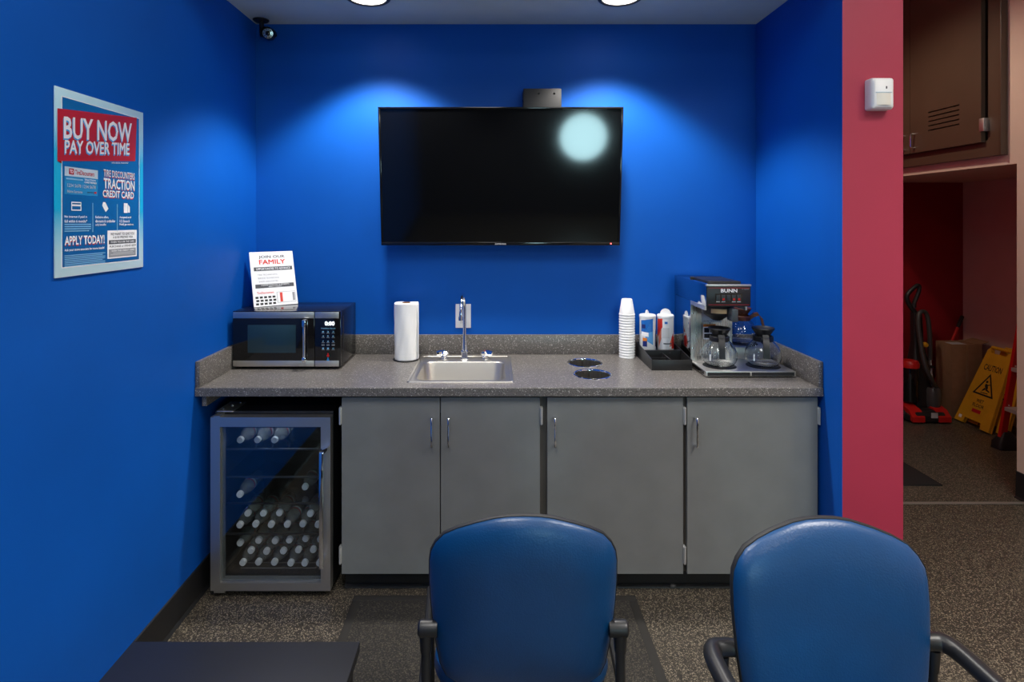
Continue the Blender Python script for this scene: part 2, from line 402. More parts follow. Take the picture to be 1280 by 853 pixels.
base_cabinet(.829, 1.405, [(.834, 1.397, .868, 1.4012)], 'grey single-door base cabinet under the coffee maker')

# ------------------------------------------------------------------ worktop
CZ = .910
t = thing('worktop', 'grey-brown speckled laminate worktop across the alcove', 'worktop', (.066, 2.77, .872))
SX0, SX1, SY0, SY1 = -.384, .090, 2.529, 3.02
RING = [(.458, 2.882), (.458, 2.664)]
def cut_top():
    o = mesh_obj('counter', BX(XL+.001, XR-.001, 2.45, YB-.001, .872, CZ, bev=.003), LAM, smooth=False)
    c1 = mesh_obj('cut', BX(-.352, .058, 2.557, 2.908, .8, 1), LAM)
    bm = bmesh.new()
    for x, y in RING: lathe(bm, [(0, .8), (.08, .8), (.08, 1), (0, 1)], 40, Matrix.Translation((x, y, 0)))
    c2 = mesh_obj('cut', bm, LAM)
    for c in (c1, c2):
        m = o.modifiers.new('b', 'BOOLEAN'); m.operation = 'DIFFERENCE'; m.solver = 'EXACT'; m.object = c
    dg = bpy.context.evaluated_depsgraph_get()
    me = bpy.data.meshes.new_from_object(o.evaluated_get(dg)); o.modifiers.clear(); o.data = me
    for c in (c1, c2): bpy.data.objects.remove(c, do_unlink=True)
    o.data.transform(Matrix.Translation(-OFF[t.name])); o.parent = t
    return o
cut_top()
tag(mesh_obj('backsplash', BX(XL+.0205, XR-.0205, YB-.020, YB-.0005, CZ+.0002, 1.014, bev=.002), LAM), 'long speckled laminate upstand along the blue wall behind the sink', 'backsplash')
tag(mesh_obj('side_splash', BX(XL+.0005, XL+.02, 2.455, YB-.0005, CZ+.0002, 1.02, bev=.002), LAM), 'short speckled laminate upstand beside the microwave', 'backsplash')
tag(mesh_obj('side_splash', BX(XR-.02, XR-.0005, 2.455, YB-.0005, CZ+.0002, 1.02, bev=.002), LAM), 'short speckled laminate upstand beside the coffee maker', 'backsplash')
mesh_obj('support_cleat', BX(XL+.022, XL+.042, 2.47, YB-.001, .825, .8718, bev=.001), LAM, t)

# round waste openings
LINER = brushed('liner_steel', (.52, .50, .46), .30, 2, .25)
for i, (x, y) in enumerate(RING):
    t = thing('waste_ring', ['steel waste opening in the worktop close to the backsplash', 'steel waste opening in the worktop close to its front edge'][i], 'waste opening', (x, y, CZ), 'waste openings in the worktop')
    mesh_obj('flange', lathe(bmesh.new(), [(.0885, CZ+.0002), (.088, CZ+.0025), (.0845, CZ+.0045), (.080, CZ+.003), (.0785, CZ-.001), (.0785, CZ-.004), (.0795, CZ-.004)], 56, Matrix.Translation((x, y, 0))), CHROME, t)
    mesh_obj('liner', lathe(bmesh.new(), [(.0785, CZ-.004), (.0782, CZ-.20), (.0788, CZ-.20), (.0793, CZ-.004)], 56, Matrix.Translation((x, y, 0)), True), LINER, t)

# ------------------------------------------------------------------ sink, faucet, outlet, towel
t = thing('sink', 'square stainless steel drop-in sink', 'sink', ((SX0+SX1)/2, (SY0+SY1)/2, CZ))
def L3(x0, x1, y0, y1, r, z): return [(x, y, z) for x, y in rrect(x0, x1, y0, y1, r, 8)]
bx = (-.348, .054, 2.561, 2.904)
def ins(d, r, z): return L3(bx[0]+d, bx[1]-d, bx[2]+d, bx[3]-d, r, z)
bm = loft(bmesh.new(), [L3(SX0, SX1, SY0, SY1, .012, CZ+.0003), L3(SX0+.002, SX1-.002, SY0+.002, SY1-.002, .012, CZ+.005), L3(SX0+.012, SX1-.012, SY0+.012, SY1-.012, .012, CZ+.0055),
     L3(SX0+.014, SX1-.014, SY0+.014, SY1-.014, .012, CZ+.003), ins(-.006, .055, CZ+.003), ins(-.001, .05, CZ+.001), ins(.003, .05, CZ-.006), ins(.012, .05, CZ-.135), ins(.02, .05, CZ-.15), ins(.045, .04, CZ-.158)], cap1=True)
mesh_obj('basin', bm, SATIN, t)
mesh_obj('drain', lathe(bmesh.new(), [(0, -.1575), (.03, -.1575), (.042, -.155), (.044, -.1578)], 28, Matrix.Translation((-.147, 2.74, CZ))), CHROME, t)
fx, fy, fz = -.150, 2.962, CZ+.003
t = thing('faucet', 'chrome gooseneck faucet with two knob handles', 'faucet', (fx, fy, fz))
bm = loft(bmesh.new(), [L3(fx-s, fx+s, fy-s, fy+s, s*q, z) for s, q, z in ((.021, .4, fz), (.021, .4, fz+.004), (.0165, .3, fz+.007), (.0155, .3, fz+.034), (.0185, .5, fz+.036), (.0185, .6, fz+.041), (.0145, .95, fz+.044), (.0085, .95, fz+.13), (.0085, .95, fz+.134))], True, True)
mesh_obj('body', bm, CHROME, t)
zz = fz+.13
pts = [(fx, fy, zz), (fx, fy, zz+.10)]
for k in range(1, 9):
    a = PI*k/8; pts.append((fx-.0012*k, fy-.085+.085*math.cos(a), zz+.125+.085*math.sin(a)))
pts.append((fx-.0105, fy-.17, zz+.105))
sp = mesh_obj('spout', tube(bmesh.new(), pts, .0085, 14, smooth=3), CHROME, t)
mesh_obj('aerator', tube(bmesh.new(), [(fx-.0105, fy-.17, zz+.112), (fx-.0105, fy-.17, zz+.096)], .0112, 16), CHROME, sp)
for s in (-1, 1):
    hx = fx+s*.105
    h = mesh_obj('handle', lathe(bmesh.new(), [(0, 0), (.023, 0), (.023, .003), (.016, .006), (.015, .014), (.021, .019), (.025, .030), (.02, .039), (0, .041)], 8, Matrix.Translation((hx, fy, fz))), CHROME, t)
    mesh_obj('lever', tube(bmesh.new(), [(hx, fy, fz+.027), (hx+s*.022, fy-.012, fz+.031), (hx+s*.038, fy-.018, fz+.029)], [.015, .0145, .011], 7), CHROME, h)
    mesh_obj('index_dot', lathe(bmesh.new(), [(0, 0), (.004, 0), (.004, .001), (0, .001)], 10, Matrix.Translation((hx, fy, fz+.0412))), PRR if s > 0 else PRC, h)
t = thing('wall_outlet', 'white wall outlet plate behind the faucet', 'outlet', (-.163, YB, 1.113))
mesh_obj('plate', BX(-.204, -.122, YB-.006, YB-.0002, 1.049, 1.177, bev=.002), WHITE, t)
for dz in (-.026, .026):
    mesh_obj('socket', BX(-.180, -.146, YB-.0075, YB-.0055, 1.113+dz-.014, 1.113+dz+.014, bev=.0009), mat('white_socket', (.7, .71, .72), .4), t)
px, py = -.449, 2.957
t = thing('paper_towel_holder', 'thin black wire stand of the paper towel roll', 'towel holder', (px, py, CZ))
bm = tube(bmesh.new(), [(px+.066*math.cos(2*PI*k/32), py+.066*math.sin(2*PI*k/32), CZ+.003) for k in range(33)], .003, 8)
tube(bm, [(px-.066, py, CZ+.003), (px+.066, py, CZ+.003)], .003, 8)
mesh_obj('base_wire', bm, BLKS, t); mesh_obj('post', tube(bmesh.new(), [(px, py, CZ+.003), (px, py, CZ+.27)], .004, 10), BLKS, t)
t = thing('paper_towel_roll', 'white paper towel roll standing on the worktop', 'paper towel', (px, py, CZ+.0065))
bm = bmesh.new(); n = 56; loops = []
for z in [CZ+.0068+.283*k/14 for k in range(15)]:
    loops.append([(px+rr*math.cos(a), py+rr*math.sin(a), z+(.002*math.sin(3*a) if z > CZ+.28 else 0)) for a in [2*PI*k/n for k in range(n)] for rr in [.0605+.0012*math.sin(5*a+z*20)+.0008*math.sin(11*a-z*35)+.002*max(0, math.cos(a-.2))]])
inner = [[(px+.021*math.cos(2*PI*k/n), py+.021*math.sin(2*PI*k/n), z) for k in range(n)] for z in (CZ+.291, CZ+.0068)]
loft(bm, loops+inner+[loops[0]])
mesh_obj('paper', bm, PAPER, t)
mesh_obj('core', lathe(bmesh.new(), [(.0205, CZ+.0068), (.0205, CZ+.294), (.0185, CZ+.294), (.0185, CZ+.0068)], 28, Matrix.Translation((px, py, 0)), True), CARD, t)
mesh_obj('loose_edge', BX(px+.062, px+.0645, py-.03, py-.002, CZ+.008, CZ+.286, bev=.0008), PAPER, t)

# ------------------------------------------------------------------ television and the box above it
TX = .036; yT, zT, yBt, zBt = 2.902, 2.199, 2.989, 1.496
tilt = math.atan2(yBt-yT, zT-zBt)
TM = Matrix.Translation((TX, (yT+yBt)/2, (zT+zBt)/2)) @ Matrix.Rotation(tilt, 4, 'X')
t = thing('television', 'wide black flat-screen television on the blue wall', 'television', (TX, YB, 1.80))
def tvm(name, bm, m, parent, sm=True):
    bm.transform(TM); return mesh_obj(name, bm, m, parent, sm)
Wt, Ht = .62, .354
SCREEN = mat('television_glass', (.003, .0033, .004), .07, spec=.62)
bm = bmesh.new()
for a in ((-Wt, Wt, .344, Ht), (-Wt, Wt, -Ht, -.337), (-Wt, -Wt+.011, -.337, .344), (Wt-.011, Wt, -.337, .344)): box(bm, a[0], a[1], -.006, .035, a[2], a[3], bev=.0025)
bz = tvm('bezel', bm, BLKG, t)
tvm('screen', BX(-Wt+.011, Wt-.011, -.001, .004, -.337, .344), SCREEN, t, False)
tvm('rear_housing', BX(-.58, .58, .035, .05, -.33, .33, bev=.006), BLKM, t)
bm = BX(-.2, .2, YB-.02, YB-.001, 1.70, 2.0, bev=.002)
for x in (-.13, .13): box(bm, TX+x-.02, TX+x+.02, 2.985, YB-.02, 1.72, 1.95)
mesh_obj('wall_bracket', bm, BLKS, t)
sh = Sheet(bz, TM @ Vector((-.05, -.0062, -.338)), TM.to_3x3() @ Vector((1, 0, 0)), TM.to_3x3() @ Vector((0, 0, -1)), TM.to_3x3() @ Vector((0, -1, 0)), .1, .014)
sh.text('SAMSUNG', .22, .3, .78, .85, PRW, .02)
tvm('power_light', BX(Wt-.050, Wt-.044, -.0072, -.0055, -.3475, -.3415), emis('red_led', (1, .02, .02), 4), bz)
t = thing('media_box', 'small black wall-mounted box behind the television top edge', 'box', (.255, YB, 2.2))
mesh_obj('housing', BX(.155, .353, 2.985, YB-.0005, 2.175, 2.312, bev=.004), BLKM, t)
mesh_obj('side_jack', tube(bmesh.new(), [(.1585, 3.03, 2.255), (.153, 3.03, 2.255)], .008, 12), BLKG, t)
mesh_obj('sticker', BX(.256, .272, 2.984, 2.9855, 2.182, 2.192), PRW, t)
for x in (.235, .315): mesh_obj('screw', tube(bmesh.new(), [(x, 2.9865, 2.285), (x, 2.984, 2.285)], .005, 10), BLKG, t)

# ------------------------------------------------------------------ microwave and sign
mx0, mx1, my0, my1, mz0, mz1 = -1.25, -.733, 2.752, 3.055, CZ+.012, 1.190
t = thing('microwave', 'black microwave oven with steel trim and bar handle', 'microwave', ((mx0+mx1)/2, 2.9, CZ))
mesh_obj('body', BX(mx0, mx1, my0+.02, my1, mz0, mz1, bev=.004), mat('black_enamel', (.008, .008, .01), .14, spec=.6), t)
bm = BX(mx1-.0005, mx1+.001, 2.80, 2.806, mz0+.05, mz1-.03)
mesh_obj('side_slot', bm, BLKM, t)
xs = -.858                                        # door / control split
d = mesh_obj('door', BX(mx0, xs-.0008, my0, my0+.0195, mz0, mz1, bev=.002), BLKG, t)
mesh_obj('window', BX(mx0+.072, -.948, my0-.0012, my0+.002, mz0+.068, mz1-.066, bev=.0005), mat('microwave_window', (.02, .05, .07), .16), d)  # bluish tint in the base colour stands in for a reflection
for z0, z1 in ((mz1-.034, mz1-.004), (mz0+.003, mz0+.031)):
    mesh_obj('steel_strip', BX(mx0+.002, xs-.002, my0-.0015, my0+.002, z0, z1, bev=.0006), STEEL, d)
hx = -.898
h = mesh_obj('handle', tube(bmesh.new(), [(hx, my0-.032, mz0+.046), (hx, my0-.032, mz1-.060)], .0068, 14), CHROME, d)
for z0, z1 in ((mz0+.030, mz0+.055), (mz1-.07, mz1-.037)): mesh_obj('handle_mount', BX(hx-.0085, hx+.0085, my0-.040, my0, z0, z1, bev=.003), CHROME, h)
c = mesh_obj('control_panel', BX(xs+.0008, mx1, my0, my0+.0195, mz0, mz1, bev=.002), BLKG, t)
for z0, z1 in ((mz1-.034, mz1-.004), (mz0+.003, mz0+.031)):
    mesh_obj('steel_strip', BX(xs+.002, mx1-.008, my0-.0015, my0+.002, z0, z1, bev=.0006), STEEL, c)
LED = emis('white_led', (.85, .95, 1), 2.2)
sh = Sheet(c, (xs, my0-.0006, mz1-.036), (1, 0, 0), (0, 0, -1), (0, -1, 0), .125, .21)
sh.text('0:00', .40, .06, .77, .155, LED, .03, name='display')
sh.text('Hamilton Beach', .26, .205, .80, .235, PRB, .01)
for r, vv in enumerate((.30, .40, .52, .60, .68)):
    for q, uu in enumerate((.33, .52, .72)):
        if r == 3: sh.rect('button', uu-.06, vv-.012, uu+.06, vv+.012, PRG)
        else:
            sh.text('123456789  0  '[(r if r < 3 else r-1)*3+q].replace(' ', '-'), uu-.035, vv-.02, uu+.035, vv+.014, PRB, .02, name='button')
            sh.rect('button', uu-.06, vv+.024, uu+.06, vv+.034, PRG)
for vv, mm in ((.845, REDP), (.945, PRC)):
    pp = []
    bm = bmesh.new(); bm.faces.new([bm.verts.new(sh.at(.52+.05*math.cos(2*PI*k/12), vv+.03*math.sin(2*PI*k/12))) for k in range(12)])
    mesh_obj('button', bm, mm, c, False); sh.rect('button', .495, vv-.06, .545, vv-.03, mm)
for x in (mx0+.04, mx1-.06):
    for y in (my0+.04, my1-.05): mesh_obj('foot', lathe(bmesh.new(), [(0, 0), (.012, 0), (.014, .0121), (0, .0121)], 14, Matrix.Translation((x, y, CZ))), BLKM, t)

b0 = Vector((-1.195, 2.865, mz1+.0015)); b1 = b0+Vector((math.cos(math.radians(38)), math.sin(math.radians(38)), 0))*.22
U = (b1-b0).normalized(); Wd = .22
Nh = Vector((U.y, -U.x, 0)); lean = math.radians(18); Vd = (Vector((0, 0, 1))*math.cos(lean)-Nh*math.sin(lean)); Hs = .285
Np = Nh*math.cos(lean)+Vector((0, 0, 1))*math.sin(lean)
t = thing('tabletop_sign', 'slanted white recruiting sign standing on the microwave', 'sign', tuple(b0))
def slab(c, u, v, nrm, w_, h_, th):
    bm = bmesh.new(); loft(bm, [[c+q*nrm, c+u*w_+q*nrm, c+u*w_+v*h_+q*nrm, c+v*h_+q*nrm] for q in (-th, 0)], True, True); return bm
mesh_obj('panel', slab(b0, U, Vd, Np, Wd, Hs, .003), PRW, t)
mesh_obj('foot', slab(b0-Nh*.085, U, Nh, Vector((0, 0, 1)), Wd, .083, .0013), clear('acrylic', (.9, .93, .95), 1.49, .08), t)
sh = Sheet(t, b0+Vd*Hs, U, -Vd, Np, Wd, Hs)
sh.text('JOIN OUR', .2, .07, .80, .135, PRK, .025)
sh.text('FAMILY', .2, .15, .80, .235, PRO, .04)
sh.rect('banner', .07, .285, .95, .355, PRD)
sh.text('OPPORTUNITIES TO ADVANCE', .12, .3, .90, .34, PRW, .02, lift=.0012)
for k, s in enumerate(('TIRE TECHNICIANS', 'SERVICE TECHNICIANS', 'SALES ASSOCIATES')): sh.text(s, .14+.02*(k == 2), .415+.062*k, .62-.03*(k != 1), .44+.062*k, PRG, .0)
sh.rect('banner', .07, .60, .95, .67, PRD)
sh.text('COMPETITIVE PAY & BENEFITS', .2, .607, .84, .632, PRW, .01, lift=.0012); sh.text('APPLY TODAY', .36, .64, .66, .662, PRW, .01, lift=.0012)
sh.text('TireDiscounters', .09, .735, .47, .775, PRO, .02)
sh.rects('logo_grid', [(.05+.095*i+.012*(j % 2), .82+.058*j, .05+.095*i+.065+.012*(j % 2), .82+.058*j+.036) for i in range(5) for j in range(3)], PRK)
sh.rect('application_card', .53, .755, .97, .955, LGREY)
sh.rect('card_face', .545, .765, .955, .945, PRW, .0009)
sh.rect('card_stripe', .60, .77, .66, .94, PRO, .0012); sh.rect('card_edge', .89, .78, .945, .93, PRG, .0012)

# ------------------------------------------------------------------ coffee maker
x0, x1, x2 = .963, 1.168, 1.372
t = thing('coffee_maker', 'steel three-burner coffee maker with black switch panel', 'coffee maker', (x0, 2.83, CZ))
bs = mesh_obj('base', BX(x0, x2, 2.607, 3.055, CZ+.006, CZ+.029, bev=.002), STEEL, t)
for a, b in ((x0+.008, (x0+x2)/2-.004), ((x0+x2)/2+.004, x2-.008)):
    mesh_obj('front_strip', BX(a, b, 2.6045, 2.608, CZ+.009, CZ+.025), BLKM, bs)
mesh_obj('side_strip', BX(x0-.001, x0+.001, 2.63, 3.03, CZ+.009, CZ+.024), BLKG, bs)
for x in (x0+.03, x2-.03):
    for y in (2.64, 3.03): mesh_obj('foot', lathe(bmesh.new(), [(0, 0), (.014, 0), (.014, .0065), (0, .0065)], 14, Matrix.Translation((x, y, CZ))), BLKM, bs)
bm = BX(x0, x1, 2.81, 3.055, CZ+.029, 1.2335, bev=.0015)
cl = mesh_obj('column', bm, POL, t)
mesh_obj('front_plate', BX(x0+.001, x1-.001, 2.8085, 2.811, CZ+.031, 1.232), brushed('brushed_plate', (.66, .66, .65), .28, 2), cl)
for z in (1.0, 1.17): mesh_obj('screw', lathe(bmesh.new(), [(0, .003), (.004, .002), (.005, 0)], 10, align((x0+.012, 2.8085, z), (0, -1, 0))), CHROME, cl)
sh = Sheet(cl, (x0+.06, 2.8083, 1.17), (1, 0, 0), (0, 0, -1), (0, -1, 0), .1, .13)
sh.rect('instruction_label', -.06, -.02, .93, .34, LGREY); sh.text('USE ONLY WITH FUNNEL', .0, .26, .88, .31, PRK, .01)
sh.rect('warning_label', .02, .40, .62, .97, PRW); sh.rect('warning_band', .02, .40, .62, .50, mat('print_orange', (.8, .26, .02), .5), .0009)
sh.text('CAUTION', .08, .42, .56, .48, PRK, .02, lift=.0012); sh.rects('warning_picture', [(.06, .54, .31, .72), (.35, .54, .58, .72), (.06, .76, .58, .92)], PRK, .0009)
st = mesh_obj('upper_burner_stand', BX(x1+.0005, x2-.006, 2.84, 3.055, CZ+.029, .998, bev=.0015), STEEL, t)
def burner(x, y, z, p): return mesh_obj('burner_plate', lathe(bmesh.new(), [(0, z+.004), (.066, z+.004), (.072, z+.003), (.076, z)], 40, Matrix.Translation((x, y, 0))), BLKS, p)
D1, D2, D3 = (1.066, 2.712, CZ+.0335), (1.272, 2.712, CZ+.0335), (1.268, 2.945, 1.0025)
burner(D1[0], D1[1], CZ+.029, bs); burner(D2[0], D2[1], CZ+.029, bs); burner(D3[0], D3[1], .998, st)
hd = mesh_obj('head', BX(x0, x1-.003, 2.602, 3.058, 1.2336, 1.334, bev=.002), POL, t)
mesh_obj('head_front', BX(x0+.002, x1-.005, 2.5985, 2.6025, 1.2345, 1.326, bev=.001), BLKS, hd)
mesh_obj('steel_lip', BX(x0-.001, x1-.002, 2.5965, 2.612, 1.326, 1.3345, bev=.001), STEEL, hd)
mesh_obj('fill_lid', BX(x0+.03, x1-.03, 2.64, 2.86, 1.334, 1.344, bev=.003), BLKS, hd)
bm = BX(x0+.018, x1-.04, 2.625, 2.64, 1.334, 1.347, bev=.002); box(bm, x0+.018, x1-.03, 2.86, 2.872, 1.334, 1.345, bev=.002)
mesh_obj('lid_rim', bm, BLKM, hd)
sh = Sheet(hd, (x0+.002, 2.5985, 1.326), (1, 0, 0), (0, 0, -1), (0, -1, 0), .196, .0915)
sh.text('BUNN', .32, .12, .70, .30, PRW, .05); sh.text('VP SERIES', .80, .115, .965, .155, PRG, .01)
sh.rects('red_line', [(.04, .07, .98, .085), (.04, .90, .98, .915)], PRR)
sw = sh.rect('switch_frame', .19, .36, .82, .80, BLKG)
for k in range(5):
    u = .215+.12*k
    o = mesh_obj('rocker_switch', BX(x0+.002+u*.196, x0+.002+(u+.088)*.196, 2.5955, 2.5982, 1.326-.73*.0915, 1.326-.42*.0915, bev=.0008), mat('switch_black', (.03, .035, .04), .3), hd)
    if k in (1, 3, 4): mesh_obj('lamp', BX(x0+.002+(u+.02)*.196, x0+.002+(u+.068)*.196, 2.5948, 2.5957, 1.326-.69*.0915, 1.326-.58*.0915), REDP, o)
sh.rects('switch_marking', [(.215+.12*k, .745, .215+.12*k+.085, .775) for k in (0, 1, 3, 4)], LGREY, .001)
fn = mesh_obj('brew_funnel', lathe(bmesh.new(), [(0, 1.158), (.022, 1.158), (.03, 1.165), (.068, 1.19), (.074, 1.225), (.076, 1.2332), (0, 1.2332)], 36, Matrix.Translation((x0+.088, 2.70, 0))), BLKS, t)
mesh_obj('funnel_handle', BX(x0+.108, x0+.135, 2.575, 2.64, 1.168, 1.224, bev=.004), mat('grey_handle', (.05, .06, .07), .3), fn)
for a in (x0, x1-.02): mesh_obj('funnel_rail', BX(a, a+.008, 2.62, 2.81, 1.215, 1.2335), STEEL, t)
bm = bmesh.new()
for k in range(9):
    a0 = math.radians(228+k*6); 
    a1 = math.radians(228+k*6+6)
    r = .0752; bm.faces.new([bm.verts.new((x0+.088+r*math.cos(a), 2.70+r*math.sin(a), z)) for a, z in ((a0, 1.198), (a1, 1.198), (a1, 1.218), (a0, 1.218))])
mesh_obj('badge', bm, mat('badge_gold', (.55, .38, .2), .4), fn)
def decanter(loc, rz, trim, label):
    t = thing('coffee_decanter', label, 'coffee pot', loc, 'glass coffee decanters', rz, world=False)
    def lp(name, bm, m, p=None): return mesh_obj(name, bm, m, p or t, local=True)
    lp('glass_bowl', lathe(bmesh.new(), [(0, 0), (.056, 0), (.066, .006), (.077, .024), (.0815, .044), (.079, .064), (.068, .088), (.052, .108), (.0405, .12), (.039, .134), (.0365, .134), (.038, .1195), (.0495, .1065), (.0655, .0868), (.0765, .0636), (.079, .044), (.0746, .0252), (.064, .0082), (.055, .0025), (0, .0025)], 40), DEC)
    lp('collar', lathe(bmesh.new(), [(.042, .112), (.0455, .114), (.0455, .134), (.042, .138), (.0395, .138), (.0395, .119)], 32, closed=True), trim)
    lp('lid', lathe(bmesh.new(), [(0, .135), (.030, .135), (.033, .145), (.040, .156), (.0505, .172), (.049, .176), (.038, .166), (.02, .160), (0, .160)], 32), trim)
    bm = bmesh.new()
    loft(bm, [[(-.013, y, z), (.013, y, z), (.013, y+dy, z+dz), (-.013, y+dy, z+dz)] for y, z, dy, dz in ((-.042, .116, 0, .020), (-.062, .132, .003, .019), (-.086, .141, .008, .014), (-.102, .124, .012, .004), (-.109, .09, .011, .001), (-.113, .052, .009, .001))], True, True)
    lp('handle', bm, trim)
    lp('measure_marks', prism(bmesh.new(), [(-.05, .03), (-.044, .03), (-.044, .06), (-.05, .06)], 'y', -.0665, -.066), PRW)
    return t
decanter(D1, math.radians(-15), BLKS, 'glass coffee decanter with black lid under the brew funnel')
decanter(D2, math.radians(-17), BLKS, 'glass coffee decanter with black lid beside the blue wall')
decanter(D3, math.radians(74), mat('brown_plastic', (.085, .022, .008), .35), 'glass coffee decanter with brown lid and handle on the upper burner')

# ------------------------------------------------------------------ condiment tray, canisters, cups
t = thing('condiment_tray', 'black stepped condiment tray beside the coffee maker', 'tray', (.85, 2.88, CZ))
a0, a1, f0, f1 = .753, .946, 2.735, 3.035
bm = bmesh.new()
for xa in (a0, a1-.004): prism(bm, [(f0, CZ), (f1, CZ), (f1, CZ+.075), (f1-.12, CZ+.068), (f0, CZ+.05)], 'x', xa, xa+.004)
box(bm, a0+.004, a1-.004, f0, f0+.004, CZ, CZ+.05, bev=.001); box(bm, a0+.004, a1-.004, f1-.004, f1, CZ, CZ+.075)
box(bm, a0+.004, a1-.004, f0+.004, f1-.004, CZ, CZ+.004)
mesh_obj('shell', bm, BLKS, t)
mesh_obj('canister_shelf', BX(a0+.004, a1-.004, 2.90, f1-.004, CZ+.004, CZ+.045), BLKS, t)
mesh_obj('divider', BX(a0+.004, a1-.004, 2.885, 2.90, CZ+.004, CZ+.062), BLKS, t)
mesh_obj('divider', BX(.845, .849, f0+.004, 2.885, CZ+.004, CZ+.05), BLKS, t)
mesh_obj('divider', BX(a0+.004, .845, 2.80, 2.804, CZ+.004, CZ+.046), BLKS, t)
CB = CZ+.0455; cr = .041; ch = .172
def canister(x, y, m1, label, cols, tab, words):
    t = thing('creamer_canister', label, 'canister', (x, y, CB), 'canisters in the condiment tray')
    mesh_obj('can', lathe(bmesh.new(), [(0, 0), (cr-.001, 0), (cr, .003), (cr, ch-.006), (cr+.0015, ch-.004), (cr+.0015, ch+.006), (cr-.002, ch+.010), (0, ch+.010)], 36, Matrix.Translation((x, y, CB))), WHITE, t)
    def patch(name, m, a0_, a1_, z0, z1, z0b=None, z1b=None, dr=.0008):
        bm = bmesh.new(); n = 10; A = []
        for k in range(n+1):
            f = k/n; a = math.radians(a0_+(a1_-a0_)*f); r = cr+dr
            za = z0+((z0b if z0b is not None else z0)-z0)*f; zb = z1+((z1b if z1b is not None else z1)-z1)*f
            A.append((bm.verts.new((x+r*math.cos(a), y+r*math.sin(a), CB+za)), bm.verts.new((x+r*math.cos(a), y+r*math.sin(a), CB+zb))))
        for p, q in zip(A[:-1], A[1:]): bm.faces.new((p[0], q[0], q[1], p[1]))
        return mesh_obj(name, bm, m, t)
    for nm, args, mm, dr in cols: patch(nm, mm, *args, dr=dr)
    lid = mesh_obj('pour_tab', lathe(bmesh.new(), [(0, 0), (tab[0], 0), (tab[0], .003), (0, .003)], 28, Matrix.Translation((x+tab[1], y+.0, CB+ch+.012)) @ Matrix.Rotation(tab[2], 4, 'Z') @ Matrix.Rotation(math.radians(84), 4, 'X')), WHITE, t)
    return t
BL1 = mat('can_blue', (.01, .14, .52), .4); BL2 = mat('can_navy', (.012, .025, .16), .4); RD1 = mat('can_red', (.62, .025, .015), .4)
LB = mat('can_light_blue', (.10, .35, .72), .4); OR = mat('can_orange', (.75, .22, .02), .4); PK = mat('can_pale_red', (.72, .20, .12), .4)
canister(.800, 2.985, BL1, 'white creamer canister with blue label in the condiment tray',
   [('label_patch', (205, 296, .085, .155, .10, .165), BL1, .0008), ('label_patch', (240, 296, .055, .10, .03, .165), LB, .0007), ('label_patch', (318, 350, .02, .08, .02, .15), BL2, .0008),
    ('label_emblem', (212, 240, .115, .135), BL2, .0014), ('label_lettering', (210, 262, .078, .098, .072, .094), PRW, .0014), ('label_cup', (220, 252, .022, .056), BL2, .0012), ('label_cup', (220, 252, .050, .066), OR, .0014)], (.021, -.004, math.radians(55)), '')
canister(.893, 2.985, RD1, 'white sugar canister with red label in the condiment tray',
   [('label_patch', (185, 232, .06, .16, .12, .165), RD1, .0008), ('label_patch', (200, 224, .01, .10, .06, .14), PK, .0007), ('label_patch', (300, 350, .01, .07, .01, .12), RD1, .0008), ('label_patch', (284, 312, .02, .04, .03, .085), PK, .0007),
    ('label_emblem', (248, 268, .138, .150), BL1, .0012), ('label_table', (232, 280, .065, .118), LGREY, .0010), ('label_lettering', (322, 345, .072, .092), PRW, .0014), ('label_lettering', (240, 300, .034, .040), PRD, .0012)], (.028, 0, 0), '')
cx, cy = .697, 3.003
cb = [(.0395, 0), (.0412, .0015), (.0412, .006), (.0395, .0075), (.0275, .082), (.0262, .084), (0, .084), (0, .082), (.0255, .082), (.0372, .006), (.0372, 0)]
proto = None
for k in range(17):
    if proto is None:
        proto = mesh_obj('foam_cup', lathe(bmesh.new(), cb, 28), FOAM); o = proto
    else:
        o = proto.copy(); COL.objects.link(o)
    o.location = (cx, cy, CZ+.0005+.0138*k)
    tag(o, 'topmost upturned white foam cup of the tall stack' if k == 16 else 'upturned white foam cup inside the tall stack, only its rim showing', 'cup', 'stacked foam cups')

# ------------------------------------------------------------------ beverage cooler
kx0, kx1, kz0, kz1 = -1.218, -.702, .030, .777
ky = 2.47
t = thing('beverage_cooler', 'glass-door beverage cooler with steel frame under the worktop', 'cooler', ((kx0+kx1)/2, 2.75, 0))
bm = BX(kx0, kx0+.03, ky+.045, 3.0, .03, .79); box(bm, kx1-.03, kx1, ky+.045, 3.0, .03, .79)
box(bm, kx0+.03, kx1-.03, ky+.045, 3.0, .03, .072); box(bm, kx0+.03, kx1-.03, ky+.045, 3.0, .745, .79); box(bm, kx0+.03, kx1-.03, 2.97, 3.0, .072, .745)
mesh_obj('cabinet_shell', bm, mat('cooler_black', (.014, .014, .015), .35), t, False)
for p in ([(kx0, kz0), (kx0, kz1), (kx0+.041, kz1-.041), (kx0+.041, kz0+.034)], [(kx1, kz0), (kx1, kz1), (kx1-.041, kz1-.041), (kx1-.041, kz0+.034)]):
    mesh_obj('door_stile', prism(bmesh.new(), p, 'y', ky, ky+.04), STEELV, t, False)
for p in ([(kx0, kz1), (kx1, kz1), (kx1-.041, kz1-.041), (kx0+.041, kz1-.041)], [(kx0, kz0), (kx1, kz0), (kx1-.041, kz0+.034), (kx0+.041, kz0+.034)]):
    mesh_obj('door_rail', prism(bmesh.new(), p, 'y', ky, ky+.04), STEEL, t, False)
mesh_obj('door_glass', BX(kx0+.041, kx1-.041, ky+.012, ky+.016, kz0+.034, kz1-.041), GLASS, t, False)
bm = bmesh.new()
